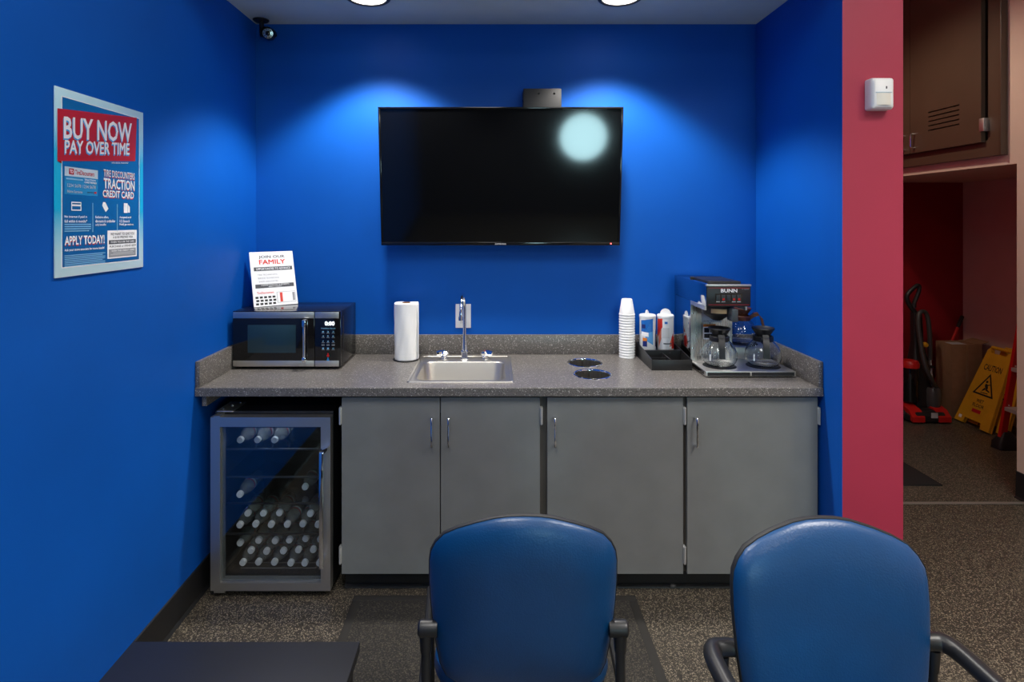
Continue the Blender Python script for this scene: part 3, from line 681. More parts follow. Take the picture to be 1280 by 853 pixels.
for a in ((kx0+.041, kx0+.047, kz0+.034, kz1-.041), (kx1-.047, kx1-.041, kz0+.034, kz1-.041), (kx0+.047, kx1-.047, kz0+.034, kz0+.042)): box(bm, a[0], a[1], ky+.016, ky+.04, a[2], a[3])
mesh_obj('glass_trim', bm, mat('grey_gasket', (.16, .17, .17), .4), t, False)
hxx = kx1-.026
bm = bmesh.new(); prism(bm, [(hxx-.012, .645), (hxx+.024, .660), (hxx+.022, .648), (hxx+.008, .632), (hxx+.004, .622), (hxx-.012, .622)], 'y', ky-.035, ky)
h = mesh_obj('door_handle', BX(hxx-.011, hxx+.007, ky-.042, ky-.028, .148, .640, bev=.003), CHROME, t); mesh_obj('handle_mount', bm, CHROME, h)
mesh_obj('handle_mount', BX(hxx-.006, hxx+.006, ky-.032, ky, .165, .185), CHROME, h)
# hinge, lock screws, feet, badge, display
bm = BX(kx0+.012, kx0+.085, ky+.03, ky+.16, .7902, .795, bev=.001); box(bm, kx0+.012, kx0+.04, ky+.002, ky+.05, .7775, .7825)
hg = mesh_obj('hinge_plate', bm, STEEL, t)
for q, (x, y) in enumerate(((kx0+.03, ky+.06), (kx0+.05, ky+.10), (kx0+.07, ky+.14))): mesh_obj('screw', lathe(bmesh.new(), [(.006, 0), (.005, .004), (0, .005)], 8, Matrix.Translation((x, y, .795))), CHROME, hg)
mesh_obj('display_panel', BX(kx0+.05, kx1-.05, ky+.047, ky+.06, .715, .7448), BLKS, t)
mesh_obj('display_light', BX(-.957, -.935, ky+.0455, ky+.0475, .728, .735), emis('blue_led', (.10, .18, 1), 9), t)
mesh_obj('badge', BX(kx0+.09, kx0+.16, ky+.0458, ky+.0475, .727, .735), mat('badge_steel', (.15, .2, .25), .4), t)
for x in (kx0+.03, kx1-.03):
    for y in (ky+.08, 2.96): mesh_obj('foot', lathe(bmesh.new(), [(0, 0), (.016, 0), (.016, .01), (.008, .012), (.008, .031), (0, .031)], 14, Matrix.Translation((x, y, 0))), STEEL, t)
bm = BX(kx0+.012, kx0+.06, ky+.005, ky+.05, .018, .0295); mesh_obj('hinge_plate', bm, STEEL, t)
SHZ = (.615, .4915, .375, .240)
for z in SHZ:
    s = mesh_obj('shelf', BX(kx0+.032, kx1-.032, 2.545, 2.965, z-.004, z), SHELFG, t, False)
    mesh_obj('shelf_edge', BX(kx0+.032, kx1-.032, 2.538, 2.546, z-.007, z+.001, bev=.001), BLKS if z < .4 else mat('dim_steel', (.12, .13, .14), .35, .8), s)
for y in (2.56, 2.60): mesh_obj('floor_rib', BX(kx0+.09, kx1-.09, y, y+.004, .0722, .0755), mat('rib_grey', (.16, .16, .15), .4), t)
# small white lamp strip added under the cooler roof to brighten the bottles
mesh_obj('added_lamp_strip', BX(kx0+.12, kx1-.12, 2.60, 2.615, .738, .7448), emis('added_cooler_lamp', (.75, .85, 1), 10), t)

# water bottles: cap towards the door
br = .029
PR = [(0, .200), (.020, .200), (.0265, .196), (br, .188), (br, .150), (br-.0012, .146), (br, .142), (br, .095), (br-.001, .085), (br, .075), (.0265, .060), (.019, .043), (.0135, .030), (.012, .018), (.0155, .0165), (.0155, .0145), (.012, .013), (.012, .004)]
RotB = Matrix.Rotation(-PI/2, 4, 'X')           # local z -> +y
def make_bottle():
    e = bpy.data.objects.new('water_bottle', None); e.empty_display_size = .02; COL.objects.link(e)
    mesh_obj('bottle_body', lathe(bmesh.new(), PR, 18, RotB), PET, e, local=True)
    mesh_obj('cap', lathe(bmesh.new(), [(0, -.002), (.0125, -.002), (.0142, 0), (.0145, .0125), (.0122, .0128)], 18, RotB), mat('bottle_cap', (.85, .89, .9), .45), e, local=True)
    lb = mesh_obj('bottle_label', lathe(bmesh.new(), [(br+.0004, .092), (br+.0004, .135)], 18, RotB), clear('label_film', (.55, .62, .62), 1.4, .16, .3), e, local=True)
    mesh_obj('label_stripe', lathe(bmesh.new(), [(br+.0007, .092), (br+.0007, .097)], 18, RotB), PRR, lb, local=True)
    mesh_obj('label_stripe', lathe(bmesh.new(), [(br+.0007, .100), (br+.0007, .112)], 18, RotB), mat('label_white', (.5, .58, .6), .5), lb, local=True)
    return e
bottle = make_bottle(); first = True
def put(x, y, z, label, grp, rz=0, tiltx=0):
    global first
    o = bottle if first else copy_tree(bottle); first = False
    o.location = (x, y, z); o.rotation_euler = (tiltx, random.uniform(0, 6.28), rz); o.rotation_mode = 'XYZ'
    tag(o, label, 'water bottle', grp)
def capx(px, Y): return (px-VX)*Y/FPX
yc = 2.556
PILE, NEW = [], []
def row(pxs, y, z, label, grp, K=16):
    """caps read from the photo give x; bottles in a row keep at least one diameter apart"""
    X = [capx(p, y) for p in pxs]
    for i in range(1, len(X)): X[i] = max(X[i], X[i-1]+2*br+.002)
    over = X[-1]-(kx1-.032-br)
    if over > 0:
        X[-1] -= over
        for i in range(len(X)-2, -1, -1): X[i] = min(X[i], X[i+1]-2*br-.002)
    def rest(q):                                     # height at which a bottle at q settles on those below it
        zz_ = 0
        for bx_, bz_ in PILE:
            if abs(q-bx_) < 2*br+.0012: zz_ = max(zz_, bz_+math.sqrt((2*br+.0012)**2-(q-bx_)**2))
        return zz_ or z
    for q in X:
        lo_, hi_ = kx0+.034+br, kx1-.034-br; best = None
        for k in range(-K, K+1):
            c = min(max(q+k*.002, lo_), hi_)
            if any((c-a)**2+(rest(c)-b)**2 < (2*br+.001)**2 for a, b in NEW): continue
            sc_ = rest(c)+abs(c-q)*.45
            if best is None or sc_ < best[0]: best = (sc_, c)
        if best is None: continue
        q = best[1]; zz_ = rest(q)
        NEW.append((q, zz_)); put(q, y+random.uniform(-.006, .006), zz_, label, grp)
    PILE.extend(NEW); NEW.clear()
f = lambda L: [260+a/6.5625 for a in L]
row(f([285, 410, 542, 680, 795, 915]), yc-.006, .0725+br+.003, 'clear water bottle in the lowest layer on the cooler floor', 'water bottles on the cooler floor')
row(f([343, 470, 600, 735, 855]), yc, .0725+br+.052, 'clear water bottle in the middle layer on the cooler floor', 'water bottles on the cooler floor')
row(f([272, 405, 535, 660, 787, 905]), yc, .0725+br+.101, 'clear water bottle in the upper layer on the cooler floor', 'water bottles on the cooler floor', 4)
PILE.clear()
row(f([263, 386, 517, 648, 773, 902]), yc, .240+br+.001, 'clear water bottle lying directly on the lowest glass shelf', 'water bottles on the lowest glass shelf')
row(f([320, 450, 580]), yc, .240+br+.049, 'clear water bottle lying in the upper layer on the lowest glass shelf', 'water bottles on the lowest glass shelf')
row(f([838]), yc, .240+br+.049, 'clear water bottle alone atop the lowest glass shelf row, near the door handle', 'water bottles on the lowest glass shelf')
PILE.clear()
row([299.9], yc, .375+br+.001, 'lone clear water bottle above the stacked bottles, on the hinge side', 'water bottles on the upper glass shelves')
row([381.5], 2.63, .375+br+.001, 'lone clear water bottle above the stacked bottles, beside the door handle', 'water bottles on the upper glass shelves')
PILE.clear()
row([299.5, 321, 342.5], yc, .615+br+.001, 'clear water bottle on the top shelf beneath the blue display light', 'water bottles on the top glass shelf')

# ------------------------------------------------------------------ poster on the left wall
pY0, pY1, pZ1, pZ0 = 1.663, 2.082, 2.014, 1.455
pw, ph = pY1-pY0, pZ1-pZ0
t = thing('wall_poster', 'blue credit-card poster with red banner on the side wall', 'poster', (XL, (pY0+pY1)/2, pZ0))
m, n, l, b = nt('poster_border')                 # printed border: pale at top and bottom, cyan between
tc = n.new('ShaderNodeTexCoord'); sp = n.new('ShaderNodeSeparateXYZ'); l.new(tc.outputs['Generated'], sp.inputs[0])
cr_ = n.new('ShaderNodeValToRGB'); e = cr_.color_ramp.elements
e[0].position = 0; e[0].color = (.62, .82, .90, 1); e[1].position = 1; e[1].color = (.55, .80, .90, 1)
for p_, c_ in ((.12, (.50, .78, .88, 1)), (.36, (.01, .48, .80, 1)), (.66, (.02, .50, .82, 1)), (.86, (.45, .75, .88, 1))):
    q = e.new(p_); q.color = c_
l.new(sp.outputs[2], cr_.inputs[0]); l.new(cr_.outputs[0], b.inputs['Base Color']); b.inputs['Roughness'].default_value = .3
PB = m
m, n, l, b = nt('poster_blue')
tc = n.new('ShaderNodeTexCoord'); sp = n.new('ShaderNodeSeparateXYZ'); l.new(tc.outputs['Generated'], sp.inputs[0])
cr_ = n.new('ShaderNodeValToRGB'); e = cr_.color_ramp.elements
e[0].position = 0; e[0].color = (.005, .10, .32, 1); e[1].position = 1; e[1].color = (.006, .15, .42, 1)
q = e.new(.55); q.color = (.006, .17, .50, 1)
l.new(sp.outputs[2], cr_.inputs[0]); l.new(cr_.outputs[0], b.inputs['Base Color']); b.inputs['Roughness'].default_value = .3
PBL = m
mesh_obj('board', BX(XL+.002, XL+.006, pY0, pY1, pZ0, pZ1, bev=.0008), PB, t)
sh = Sheet(t, (XL+.006, pY0, pZ1), (0, 1, 0), (0, 0, -1), (1, 0, 0), pw, ph)
sh.rect('white_line', .058, .043, .945, .952, PRW, .0005)
sh.rect('blue_field', .065, .048, .938, .947, PBL, .0009)
sh.quad('banner', [(.018, .115), (.018, .390), (.885, .322), (.905, .045)], PRR, .0015)
sh.quad('banner_fold', [(.018, .390), (.058, .40), (.058, .386)], mat('print_dark_red', (.2, .004, .01), .5), .0013)
CY = mat('print_sky', (.03, .42, .80), .5)
for du, mm, lf in ((.008, CY, .0019), (0, PRW, .0024)):
    sh.text('BUY NOW', .075+du*-.6, .148+du, .835-du*.6, .268+du, mm, .035, lf, slant=.06)
    sh.text('PAY OVER TIME', .085-du*.6, .272+du, .805-du*.6, .345+du, mm, .03, lf, slant=.055)
sh.text('WITH SPECIAL FINANCING*', .58, .352, .79, .362, PRW, .02, .0024, slant=.016)
# card
sh.quad('credit_card', [(.085, .412), (.085, .560), (.425, .560), (.425, .412)], PRC, .0013)
sh.rect('card_header', .085, .412, .425, .462, mat('print_card_pale', (.6, .75, .85), .5), .0016)
sh.rect('card_emblem', .125, .420, .175, .452, PRR, .0019); sh.text('TD', .133, .427, .167, .445, PRW, .03, .0022)
sh.text('TireDiscounters', .185, .424, .385, .450, PRR, .03, .0019)
sh.text('TRACTION', .28, .468, .40, .478, PRW, .02, .0018); sh.text('CARD MEMBER', .28, .482, .41, .492, PRW, .02, .0018); sh.rect('card_line', .10, .472, .265, .480, PRB, .0017)
sh.text('1234 5678 1234 5678', .11, .502, .40, .520, LGREY, .01, .0018); sh.text('Name Surname', .11, .535, .26, .550, LGREY, .01, .0018)
sh.text('network', .31, .536, .38, .546, PRK, .01, .0018); sh.rect('card_mark', .385, .536, .41, .547, PRR, .0018)
for du, mm, lf in ((.006, PRR, .0013), (0, PRW, .0017)):
    sh.text('TIRE DISCOUNTERS', .49+du*.5, .400+du, .875, .442+du, mm, .012, lf)
    sh.text('TRACTION', .49+du*.5, .450+du, .875, .512+du, mm, .04, lf)
    sh.text('CREDIT CARD', .48+du*.5, .520+du, .865, .562+du, mm, .035, lf)
    sh.text('APPLY TODAY!', .085+du*.5, .782+du, .50, .832+du, mm, .04, lf)
# icons
sh.rects('card_icon', [(.15, .598, .25, .604), (.15, .640, .25, .646), (.15, .604, .158, .640), (.242, .604, .25, .640), (.158, .612, .242, .622)], PRW, .0013)
sh.quad('tag_icon', [(.485, .592), (.475, .612), (.515, .65), (.548, .63), (.51, .592)], PRW, .0013)
sh.quad('pump_icon', [(.735, .592), (.735, .652), (.785, .652), (.785, .592)], PRW, .0013); sh.quad('pump_icon', [(.79, .60), (.79, .65), (.812, .65), (.812, .615)], PRW, .0013)
sh.rects('divider_line', [(.368, .60, .374, .765), (.650, .60, .656, .765)], PRB, .0013)
for s, u0, u1, v in (('No interest if paid in', .085, .31, .672), ('full within 6 months*', .085, .31, .694), ('Exclusive offers,', .40, .55, .672), ('discounts & cardholder', .40, .63, .694), ('only benefits', .40, .52, .716),
                     ('Accepted at all', .68, .83, .672), ('U.S. Exxon &', .68, .81, .694), ('Mobil gas stations', .68, .86, .716)):
    sh.text(s, u0, v, u1, v+.017, PRW, .025, .0013)
sh.rects('fine_print', [(.085, .718+.012*k, .35-.02*(k == 3), .723+.012*k) for k in range(4)], PRB, .0013)
sh.text('Ask your store associate for more details!', .085, .850, .50, .868, PRW, .02, .0013)
sh.rects('fine_print', [(.085, .885+.0095*k, .51-.03*(k % 3 == 1), .889+.0095*k) for k in range(7)], PRB, .0013)
sh.rect('coupon', .535, .758, .905, .925, PRW, .0013)
sh.text('WE WANT TO GIVE YOU', .57, .772, .87, .788, PRK, .02, .0017); sh.text('A $100 PREPAID VISA', .60, .793, .85, .808, PRK, .02, .0017)
sh.rect('coupon_bar', .55, .816, .89, .840, PRD, .0016); sh.text('WHEN YOU USE THE CARD', .57, .822, .87, .834, PRW, .02, .0020)
sh.text('PURCHASE or SPEND $599', .56, .848, .89, .862, PRD, .02, .0017)
sh.rect('coupon_bar', .55, .870, .89, .918, PRG, .0016); sh.text('WITH THIS CREDIT CARD', .58, .876, .87, .886, PRW, .02, .0020); sh.rects('fine_print', [(.60, .892, .85, .896), (.57, .901, .87, .905)], LGREY, .0020)

# ------------------------------------------------------------------ security camera, motion detector
q = Vector((-1.222, 3.018, ZC))
t = thing('security_camera', 'small black bullet security camera on the ceiling corner', 'camera', tuple(q))
mesh_obj('mount_plate', lathe(bmesh.new(), [(0, 0), (.041, 0), (.041, -.004), (.034, -.009), (0, -.009)], 28, Matrix.Translation(q)), BLKS, t)
mesh_obj('bracket', tube(bmesh.new(), [q+Vector((.004, -.004, -.006)), q+Vector((.008, -.01, -.04)), q+Vector((.012, -.012, -.085)), q+Vector((.035, -.03, -.09))], [.011, .012, .014, .010], 12), BLKS, t)
bc = Vector((-1.163, 2.975, 2.592)); dr = Vector((.20, -.9, -.22)).normalized()
Mc = align(bc, dr)
mesh_obj('camera_body', lathe(bmesh.new(), [(0, -.05), (.024, -.05), (.028, -.045), (.029, .040), (.027, .042), (.026, .036), (0, .036)], 28, Mc), BLKS, t)
bm = bmesh.new(); P0 = []
for zz_ in (-.045, .056):
    P0.append([Mc @ (Matrix.Rotation(0, 4, 'Z') @ Vector((.0325*math.cos(a), .0325*math.sin(a), zz_))) for a in [math.radians(-20+220*k/20) for k in range(21)]])
A = [[bm.verts.new(p) for p in L_] for L_ in P0]
for k in range(20): bm.faces.new((A[0][k], A[0][k+1], A[1][k+1], A[1][k]))
bmesh.ops.solidify(bm, geom=bm.faces[:], thickness=.0015)
mesh_obj('sun_hood', bm, BLKS, t)
ln = mesh_obj('led_ring', lathe(bmesh.new(), [(.0125, .0405), (.025, .0385), (.025, .0365), (.0125, .0365)], 28, Mc, True), mat('led_ring_silver', (.5, .55, .55), .25, .9), t)
mesh_obj('lens', lathe(bmesh.new(), [(0, .043), (.007, .0425), (.0122, .040), (.0122, .037)], 20, Mc), BLKG, t)
for k in range(10):
    a = 2*PI*k/10; mesh_obj('infrared_led', lathe(bmesh.new(), [(0, .0425), (.002, .042), (.003, .039)], 8, Mc @ Matrix.Translation((.0188*math.cos(a), .0188*math.sin(a), 0))), BLKG, ln)
t = thing('motion_detector', 'white motion detector on the crimson wall end', 'motion detector', (1.545, YE, 2.128))
a0, a1, c0, c1 = 1.499, 1.590, 2.066, 2.192
loops = [[(x, y, z) for x, z in rrect(a0+d_, a1-d_, c0+d_, c1-d_, .010, 5)] for y, d_ in ((YE-.0005, 0), (YE-.030, 0), (YE-.040, .003), (YE-.046, .010))]
for lp_ in loops[3:]:
    pass
mesh_obj('case', loft(bmesh.new(), loops, True, True), WHITE, t)
bm = bmesh.new(); n_ = 10; A = []
for k in range(n_+1):
    f_ = k/n_; x = a0+.017+(a1-a0-.034)*f_; y = YE-.046-.006*math.sin(PI*f_); A.append((bm.verts.new((x, y, c0+.016)), bm.verts.new((x, y, c0+.062)), bm.verts.new((x, YE-.044, c0+.064)), bm.verts.new((x, YE-.044, c0+.014))))
for p, q_ in zip(A[:-1], A[1:]):
    for i in range(3): bm.faces.new((p[i], q_[i], q_[i+1], p[i+1]))
    bm.faces.new((p[3], q_[3], q_[0], p[0]))
mesh_obj('lens_window', bm, mat('cream_lens', (.80, .78, .70), .25), t)
mesh_obj('lens_hood', BX(a0+.014, a1-.014, YE-.0485, YE-.044, c0+.064, c0+.068, bev=.001), mat('pale_blue_plastic', (.5, .62, .7), .4), t)
mesh_obj('indicator', BX(a0+.054, a0+.059, YE-.0468, YE-.045, c0+.080, c0+.090), PRD, t)

# ------------------------------------------------------------------ corridor cupboard
t = thing('wall_cupboard', 'brown double-door wall cupboard above the storage recess', 'cupboard', (XC, 4.2, 2.02))
yA, yZ, zA, zZ = 3.44, 5.02, 2.02, 3.345
bm = BX(3.035, XC-.0005, yA, yA+.085, zA, zZ); box(bm, 3.035, XC-.0005, yZ-.085, yZ, zA, zZ); box(bm, 3.035, XC-.0005, yA+.085, yZ-.085, zA, zA+.10); box(bm, 3.055, XC-.0005, yA+.085, yZ-.085, zA+.10, zZ)
mesh_obj('face_frame', bm, BROWN, t, False)
mesh_obj('edge_trim', BX(3.028, XC-.0005, yA-.012, yA, zA, zZ, bev=.002), BROWN, t)
SL = [(2.245+.031*k, 2.2535+.031*k) for k in range(5)]
def cup_door(a, b, slots):
    bm = bmesh.new()
    if slots:
        s0, s1 = 3.71, 3.975
        box(bm, 3.008, 3.034, a, s0, 2.11, 3.33); box(bm, 3.008, 3.034, s1, b, 2.11, 3.33)
        zs = [2.11]+[z for p in SL for z in p]+[3.33]
        for i in range(0, len(zs), 2): box(bm, 3.008, 3.034, s0, s1, zs[i], zs[i+1])
    else: box(bm, 3.008, 3.034, a, b, 2.11, 3.33)
    return mesh_obj('door', bm, BROWN, t, False)
d1 = cup_door(3.545, 4.148, True); d2 = cup_door(4.152, 4.92, False)
mesh_obj('louver_backing', BX(3.0341, 3.0348, 3.69, 3.99, 2.22, 2.40), BLKM, d1)
for d_, y in ((d1, 4.10), (d2, 4.205)):
    mesh_obj('handle', tube(bmesh.new(), [(3.008, y, 2.145), (2.985, y, 2.147), (2.976, y, 2.157), (2.976, y, 2.233), (2.985, y, 2.243), (3.008, y, 2.245)], .005, 10, smooth=4), CHROME, d_)
mesh_obj('hinge', BX(3.0, 3.036, 3.518, 3.552, 2.175, 2.255, bev=.002), STEEL, d1)

# ------------------------------------------------------------------ things in the storage recess
# upright vacuum
vx, vy = 3.50, 4.76
t = thing('vacuum_cleaner', 'black and red upright vacuum cleaner in the storage recess', 'vacuum cleaner', (vx, vy, 0))
hb = mesh_obj('floor_head', loft(bmesh.new(), [[(x, y, z) for x, y in rrect(vx-.165+d_, vx+.165-d_, vy-.17+d_, vy+.13-d_, .05, 6)] for z, d_ in ((.012, .01), (.02, 0), (.06, 0), (.085, .02), (.095, .05))], True, True), BLKS, t)
for x in (vx-.105, vx+.105):
    bm = bmesh.new(); prism(bm, [(vy-.176, .015), (vy-.176, .055), (vy-.13, .10), (vy+.03, .145), (vy+.06, .14), (vy+.06, .09)], 'x', x-.05, x+.05)
    mesh_obj('red_cover', bm, REDP, hb)
mesh_obj('front_label', BX(vx-.005, vx+.045, vy-.178, vy-.172, .05, .09), LGREY, hb)
for x in (vx-.175, vx+.160): mesh_obj('wheel', lathe(bmesh.new(), [(0, 0), (.045, 0), (.045, .022), (0, .022)], 20, align((x, vy-.06, .045), (1, 0, 0))), BLKM, hb)
mesh_obj('column', loft(bmesh.new(), [[(vx+.03+x*s, vy+oy+y*s, z) for x, y in rrect(-.075, .075, -.06, .06, .035, 5)] for z, s, oy in ((.08, .9, 0), (.2, 1, 0), (.42, 1, .02), (.50, .8, .025), (.62, .55, .03), (.86, .5, .04))], True, True), BLKS, t)
mesh_obj('dust_canister', lathe(bmesh.new(), [(0, .14), (.062, .14), (.068, .16), (.068, .42), (.06, .45), (0, .46)], 24, Matrix.Translation((vx-.07, vy-.02, 0))), BLKG, t)
mesh_obj('canister_cap', lathe(bmesh.new(), [(.07, .42), (.072, .45), (.06, .475), (0, .485), (0, .42)], 24, Matrix.Translation((vx-.07, vy-.02, 0))), REDP, t)
mesh_obj('motor_dome', lathe(bmesh.new(), [(.05, .1), (.06, .16), (.058, .24), (.045, .262), (0, .268)], 24, Matrix.Translation((vx+.10, vy-.05, 0))), mat('smoke_plastic', (.06, .06, .06), .25), t)
mesh_obj('hose', tube(bmesh.new(), [(vx+.125, vy-.05, .26), (vx+.05, vy-.11, .33), (vx+.0, vy-.10, .45), (vx-.01, vy-.06, .65), (vx-.005, vy-.03, .82), (vx+.03, vy-.02, .875), (vx+.075, vy-.02, .85), (vx+.09, vy-.03, .70), (vx+.095, vy-.03, .48)], .017, 12, smooth=5), mat('hose_grey', (.05, .05, .048), .35), t)
mesh_obj('knob', lathe(bmesh.new(), [(0, .02), (.018, .018), (.021, 0)], 16, align((vx+.035, vy-.05, .61), (0, -1, 0))), YEL, t)
mesh_obj('carry_handle', tube(bmesh.new(), [(vx+.03, vy+.04, .85), (vx-.03, vy+.04, .93), (vx-.045, vy+.04, 1.0), (vx+.01, vy+.04, 1.065), (vx+.05, vy+.04, 1.085), (vx+.055, vy+.04, 1.04), (vx+.02, vy+.04, .95), (vx+.01, vy+.04, .90)], [.02, .018, .017, .016, .017, .016, .016, .02], 12, smooth=5), BLKS, t)
mesh_obj('wand', tube(bmesh.new(), [(vx+.165, vy+.03, .14), (vx+.135, vy+.05, .60)], .014, 12), LGREY, t)
mesh_obj('wand_clip', BX(vx+.09, vy and vx+.16, vy+.01, vy+.07, .40, .42), BLKM, t)
# broom
P0, P1 = Vector((3.715, 4.93, .06)), Vector((4.075, 4.992, .80)); dd = (P1-P0).normalized()
t = thing('broom', 'red-handled broom leaning behind the cardboard box', 'broom', (3.70, 4.93, 0))
mesh_obj('stick', tube(bmesh.new(), [P0, P1-dd*.1], .011, 10), REDP, t)
mesh_obj('grip', tube(bmesh.new(), [P1-dd*.11, P1-dd*.09, P1-dd*.01, P1], [.013, .015, .015, .010], 12), BLKM, t)
mesh_obj('head', BX(3.60, 3.80, 4.905, 4.955, .05, .085, bev=.008), BLKM, t)
mesh_obj('bristles', BX(3.60, 3.80, 4.908, 4.952, .001, .05), mat('bristle_black', (.03, .03, .03), .9), t)
# cardboard box
t = thing('cardboard_box', 'tall brown cardboard box behind the yellow signs', 'box', (3.895, 4.81, 0))
mesh_obj('carton', BX(3.77, 4.02, 4.725, 4.90, 0.001, .605, bev=.002), CARD, t)
mesh_obj('tape', BX(3.885, 3.905, 4.7243, 4.90, .3, .6062), mat('packing_tape', (.30, .19, .10), .3), t)
mesh_obj('paper_label', BX(3.785, 3.90, 4.74, 4.82, .6055, .6066), LGREY, t)
bm = bmesh.new(); prism(bm, [(3.96, .606), (4.02, .606), (4.085, .625), (4.08, .629), (4.018, .611), (3.96, .611)], 'y', 4.73, 4.895)
mesh_obj('flap', bm, CARD, t)
# wet floor signs: lean on the back wall of the recess, faces towards the corridor
def wet_sign(loc, rz, label):
    t = thing('wet_floor_sign', label, 'caution sign', loc, 'folded yellow floor signs', rz, world=False)
    lean_ = math.radians(21.5); L = .66
    # local: sign width along -y (reading direction), up along the slope, front towards -x
    U_ = Vector((0, -1, 0)); Vu = Vector((math.sin(lean_), 0, math.cos(lean_))); N_ = Vector((-math.cos(lean_), 0, math.sin(lean_)))
    def pt(u, v, n): return U_*u+Vu*v+N_*n
    def pan(n0, n1):
        out = [(-.165, 0), (-.085, 0), (-.075, .045), (.075, .045), (.085, 0), (.165, 0), (.115, .56), (.11, .62), (.08, .63), (.07, .60), (-.07, .60), (-.08, .63), (-.11, .62), (-.115, .56)]
        bm = bmesh.new(); A = [bm.verts.new(pt(u, v, n0)) for u, v in out]; B = [bm.verts.new(pt(u, v, n1)) for u, v in out]
        k = len(out); bm.faces.new(A); bm.faces.new(list(reversed(B)))
        for i in range(k): bm.faces.new((A[i], B[i], B[(i+1) % k], A[(i+1) % k]))
        bmesh.ops.triangulate(bm, faces=[f for f in bm.faces if len(f.verts) > 4])
        return bm
    f_ = mesh_obj('front_panel', pan(.030, .018), YEL, t, False, local=True)
    mesh_obj('rear_panel', pan(.012, 0), YEL, t, False, local=True)
    mesh_obj('hinge_handle', tube(bmesh.new(), [pt(-.10, .61, .015), pt(-.09, .645, .015), pt(.09, .645, .015), pt(.10, .61, .015)], .014, 10), YEL, t, local=True)
    sh_ = Sheet(f_, pt(-.12, .56, .030), U_, -Vu, N_, .24, .56)
    OFF.pop(t.name, None)
    sh_.text('CAUTION', .16, .10, .84, .19, PRK, .03)
    bm = bmesh.new()
    def tri(c, r): return [(c[0]+r*1.0*math.cos(a), c[1]-r*.43*math.sin(a)) for a in (math.radians(90), math.radians(210), math.radians(330))]
    o_, i_ = [(.5, .22), (.10, .55), (.90, .55)], [(.5, .265), (.19, .527), (.81, .527)]
    va = [bm.verts.new(sh_.at(u, v)) for u, v in o_]; vb = [bm.verts.new(sh_.at(u, v)) for u, v in i_]
    for i in range(3): bm.faces.new((va[i], va[(i+1) % 3], vb[(i+1) % 3], vb[i]))
    mesh_obj('triangle_outline', bm, PRK, f_, False, local=True)
    bm = bmesh.new()
    for poly in ([(.44, .335), (.50, .325), (.53, .345), (.49, .365), (.44, .355)], [(.46, .37), (.54, .38), (.60, .43), (.55, .46), (.45, .41)], [(.54, .44), (.70, .47), (.69, .485), (.53, .465)], [(.48, .43), (.40, .48), (.42, .49), (.53, .455)], [(.52, .385), (.64, .37), (.64, .38), (.54, .40)], [(.38, .505), (.66, .50), (.66, .512), (.38, .516)]):
        bm.faces.new([bm.verts.new(sh_.at(u, v)) for u, v in poly])
    mesh_obj('falling_figure', bm, PRK, f_, False, local=True)
    sh_.text('WET', .36, .61, .64, .66, PRK, .03); sh_.text('FLOOR', .28, .68, .72, .73, PRK, .03)
    sh_.rect('red_mark', .33, .76, .67, .81, PRR)
    sh_.rect('sticker', -.06, .905, .06, .95, PRW)
    return t
wet_sign((3.785, 4.525, .002), math.radians(-1), 'yellow wet-floor caution sign with printed front leaning beside the box')
wet_sign((3.845, 4.455, .002), math.radians(2), 'yellow wet-floor sign half hidden behind the other yellow sign')
# step ladder
t = thing('step_ladder', 'red-railed step ladder standing beside the yellow signs', 'ladder', (3.75, 3.95, 0))
for y in (4.10, 3.66):
    r_ = mesh_obj('front_rail', loft(bmesh.new(), [[(3.615+q*.17-.022, y-.012, q), (3.615+q*.17+.022, y-.012, q), (3.615+q*.17+.022, y+.012, q), (3.615+q*.17-.022, y+.012, q)] for q in (.06, 1.45)], True, True), REDP, t, False)
    for q in (.28, .31, .56, .59): mesh_obj('rivet', lathe(bmesh.new(), [(0, .003), (.005, .002), (.006, 0)], 8, align((3.615+q*.17, y-.012, q), (0, -1, 0))), STEEL, r_)
    mesh_obj('rear_rail', tube(bmesh.new(), [(4.06, y, .01), (3.89, y, 1.44)], .014, 8), REDP, t)
    mesh_obj('foot', loft(bmesh.new(), [[(3.66+x*s, y+yy*s*.8, z) for x, yy in rrect(-.085, .085, -.06, .06, .03, 4)] for z, s in ((.001, 1), (.045, .95), (.085, .6), (.12, .35))], True, True), BLKM, t)
for q in (.30, .58, .86, 1.14):
    mesh_obj('step', BX(3.615+q*.17-.03, 3.615+q*.17+.07, 3.672, 4.088, q-.025, q), mat('aluminium_step', (.55, .5, .47), .4, .3), t)
mesh_obj('top_cap', BX(3.82, 3.93, 3.63, 4.13, 1.44, 1.49, bev=.006), REDP, t)

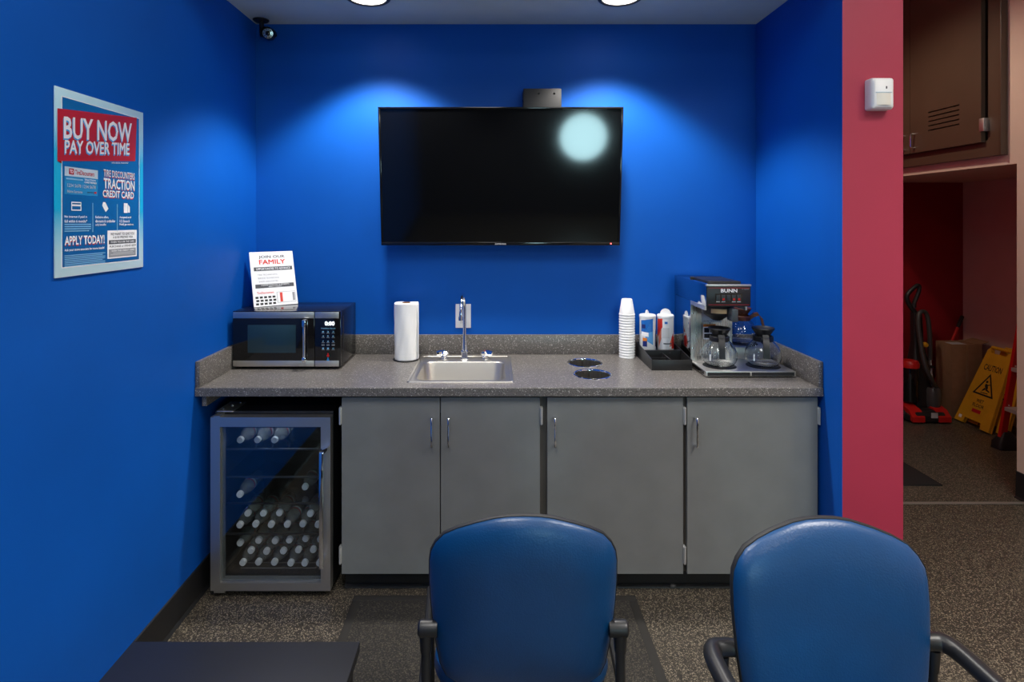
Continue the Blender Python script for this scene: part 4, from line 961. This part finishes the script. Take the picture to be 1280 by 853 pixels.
# ------------------------------------------------------------------ waiting-room chairs
def chair(loc, rz, label, arms=True):
    """local: faces +y, seat centre at origin"""
    t = thing('waiting_chair', label, 'chair', loc, 'blue vinyl waiting-room chairs', rz, world=False)
    def lp(name, bm, m, p=None): return mesh_obj(name, bm, m, p or t, local=True)
    zb, ztop = .445, .900
    half = [(0, 1.0), (.036, .997), (.072, .985), (.123, .952), (.164, .918), (.1975, .879), (.218, .828), (.230, .776), (.234, .716), (.2345, .60), (.232, .49), (.228, .38), (.22, .24), (.21, .12), (.195, .05), (.165, .01), (.10, -.01), (0, -.014)]
    out = [(x, zb+z*(ztop-zb)) for x, z in half]+[(-x, zb+z*(ztop-zb)) for x, z in half[-2:0:-1]]
    cz = (zb+ztop)/2
    def back_y(x, z):                         # lean and wrap of the backrest
        return -.232-.10*(z-zb)+.42*x*x
    def pad(bulge, y_off, sgn, sc=1.0, rim=.0):
        bm = bmesh.new(); prev = None; rings = []
        for r in (1.0, .992, .975, .945, .90, .84, .74, .6, .42, .2):
            h_ = bulge*(1-r**4.5)**.6
            rings.append([(x*r*sc, back_y(x*r*sc, cz+(z-cz)*r*sc)+sgn*(y_off+h_), cz+(z-cz)*r*sc) for x, z in out])
        loft(bm, rings, False, True); return bm
    lp('backrest_front', pad(.040, .006, 1), VINYL)
    lp('backrest_rear', pad(.038, .006, -1), VINYL)
    bm = bmesh.new(); sc = 1.012
    loft(bm, [[(x*s, back_y(x*s, cz+(z-cz)*s)+dy, cz+(z-cz)*s) for x, z in out] for s, dy in ((.985, .0075), (1.008, .0065), (sc, .003), (sc, -.003), (1.008, -.0065), (.985, -.0075))])
    lp('backrest_rim', bm, BLKM)
    # seat
    so = [(x, y) for x, y in rrect(-.235, .235, -.215, .225, .09, 8)]
    lp('seat', loft(bmesh.new(), [[(x*s, y*s, z) for x, y in so] for s, z in ((.93, .405), (.985, .412), (1, .43), (.985, .452), (.94, .463), (.8, .470), (.4, .472))], True, True), VINYL)
    lp('seat_pan', loft(bmesh.new(), [[(x*s, y*s, z) for x, y in so] for s, z in ((.88, .385), (.95, .39), (.95, .404))], True, True), BLKM)
    for s in (-1, 1):
        za = .612; HX = .256 if arms else .243
        if arms:
            lp('armrest', tube(bmesh.new(), [(s*.215, -.245, za), (s*.25, -.247, za+.001), (s*.278, -.240, za+.002), (s*.290, -.205, za+.002), (s*.292, -.12, za), (s*.292, .03, za-.004), (s*.290, .15, za-.008), (s*.287, .205, za-.022), (s*.284, .225, za-.06)],
                [.019, .020, .021, .021, .021, .0215, .021, .020, .017], 14, smooth=5), BLKS)
        else: lp('hub', tube(bmesh.new(), [(s*.215, -.245, za-.012), (s*.252, -.246, za-.012), (s*.258, -.246, za-.012), (s*.263, -.246, za-.012)], [.0195, .0205, .0195, .014], 20), BLKS)
        lp('leg', tube(bmesh.new(), [(s*.284, .224, .56 if arms else .395), (s*.283, .23, .39), (s*.283, .235, .012)], .0125, 12), BLKS)
        lp('leg', tube(bmesh.new(), [(s*HX, -.247, .60), (s*HX, -.250, .44), (s*.262, -.285, .012)], .0125, 12), BLKS)
        lp('post_collar', tube(bmesh.new(), [(s*HX, -.247, .598), (s*HX, -.2475, .575), (s*HX, -.248, .545)], [.0175, .0165, .0145], 14), BLKS)
        lp('seat_rail', tube(bmesh.new(), [(s*.257, -.252, .395), (s*.284, .231, .395)], .011, 10), BLKS)
        for y in (-.285, .235): lp('foot', tube(bmesh.new(), [(s*(.262 if y < 0 else .283), y, .0005), (s*(.262 if y < 0 else .283), y, .02)], .016, 12), BLKM)
    lp('cross_rail', tube(bmesh.new(), [(-.27, .12, .38), (.27, .12, .38)], .011, 10), BLKS)
    lp('cross_rail', tube(bmesh.new(), [(-.262, -.16, .38), (.262, -.16, .38)], .011, 10), BLKS)
    lp('back_bracket', BX(-.05, .05, -.25, -.15, .378, .392, bev=.004), BLKM)
    return t
chair((.074, 1.685, 0), 0, 'blue vinyl waiting chair with its back turned, facing the sink cabinet', arms=False)
chair((.803, 1.120, 0), math.radians(182), 'blue vinyl waiting chair with black armrests, turned away from the coffee maker')
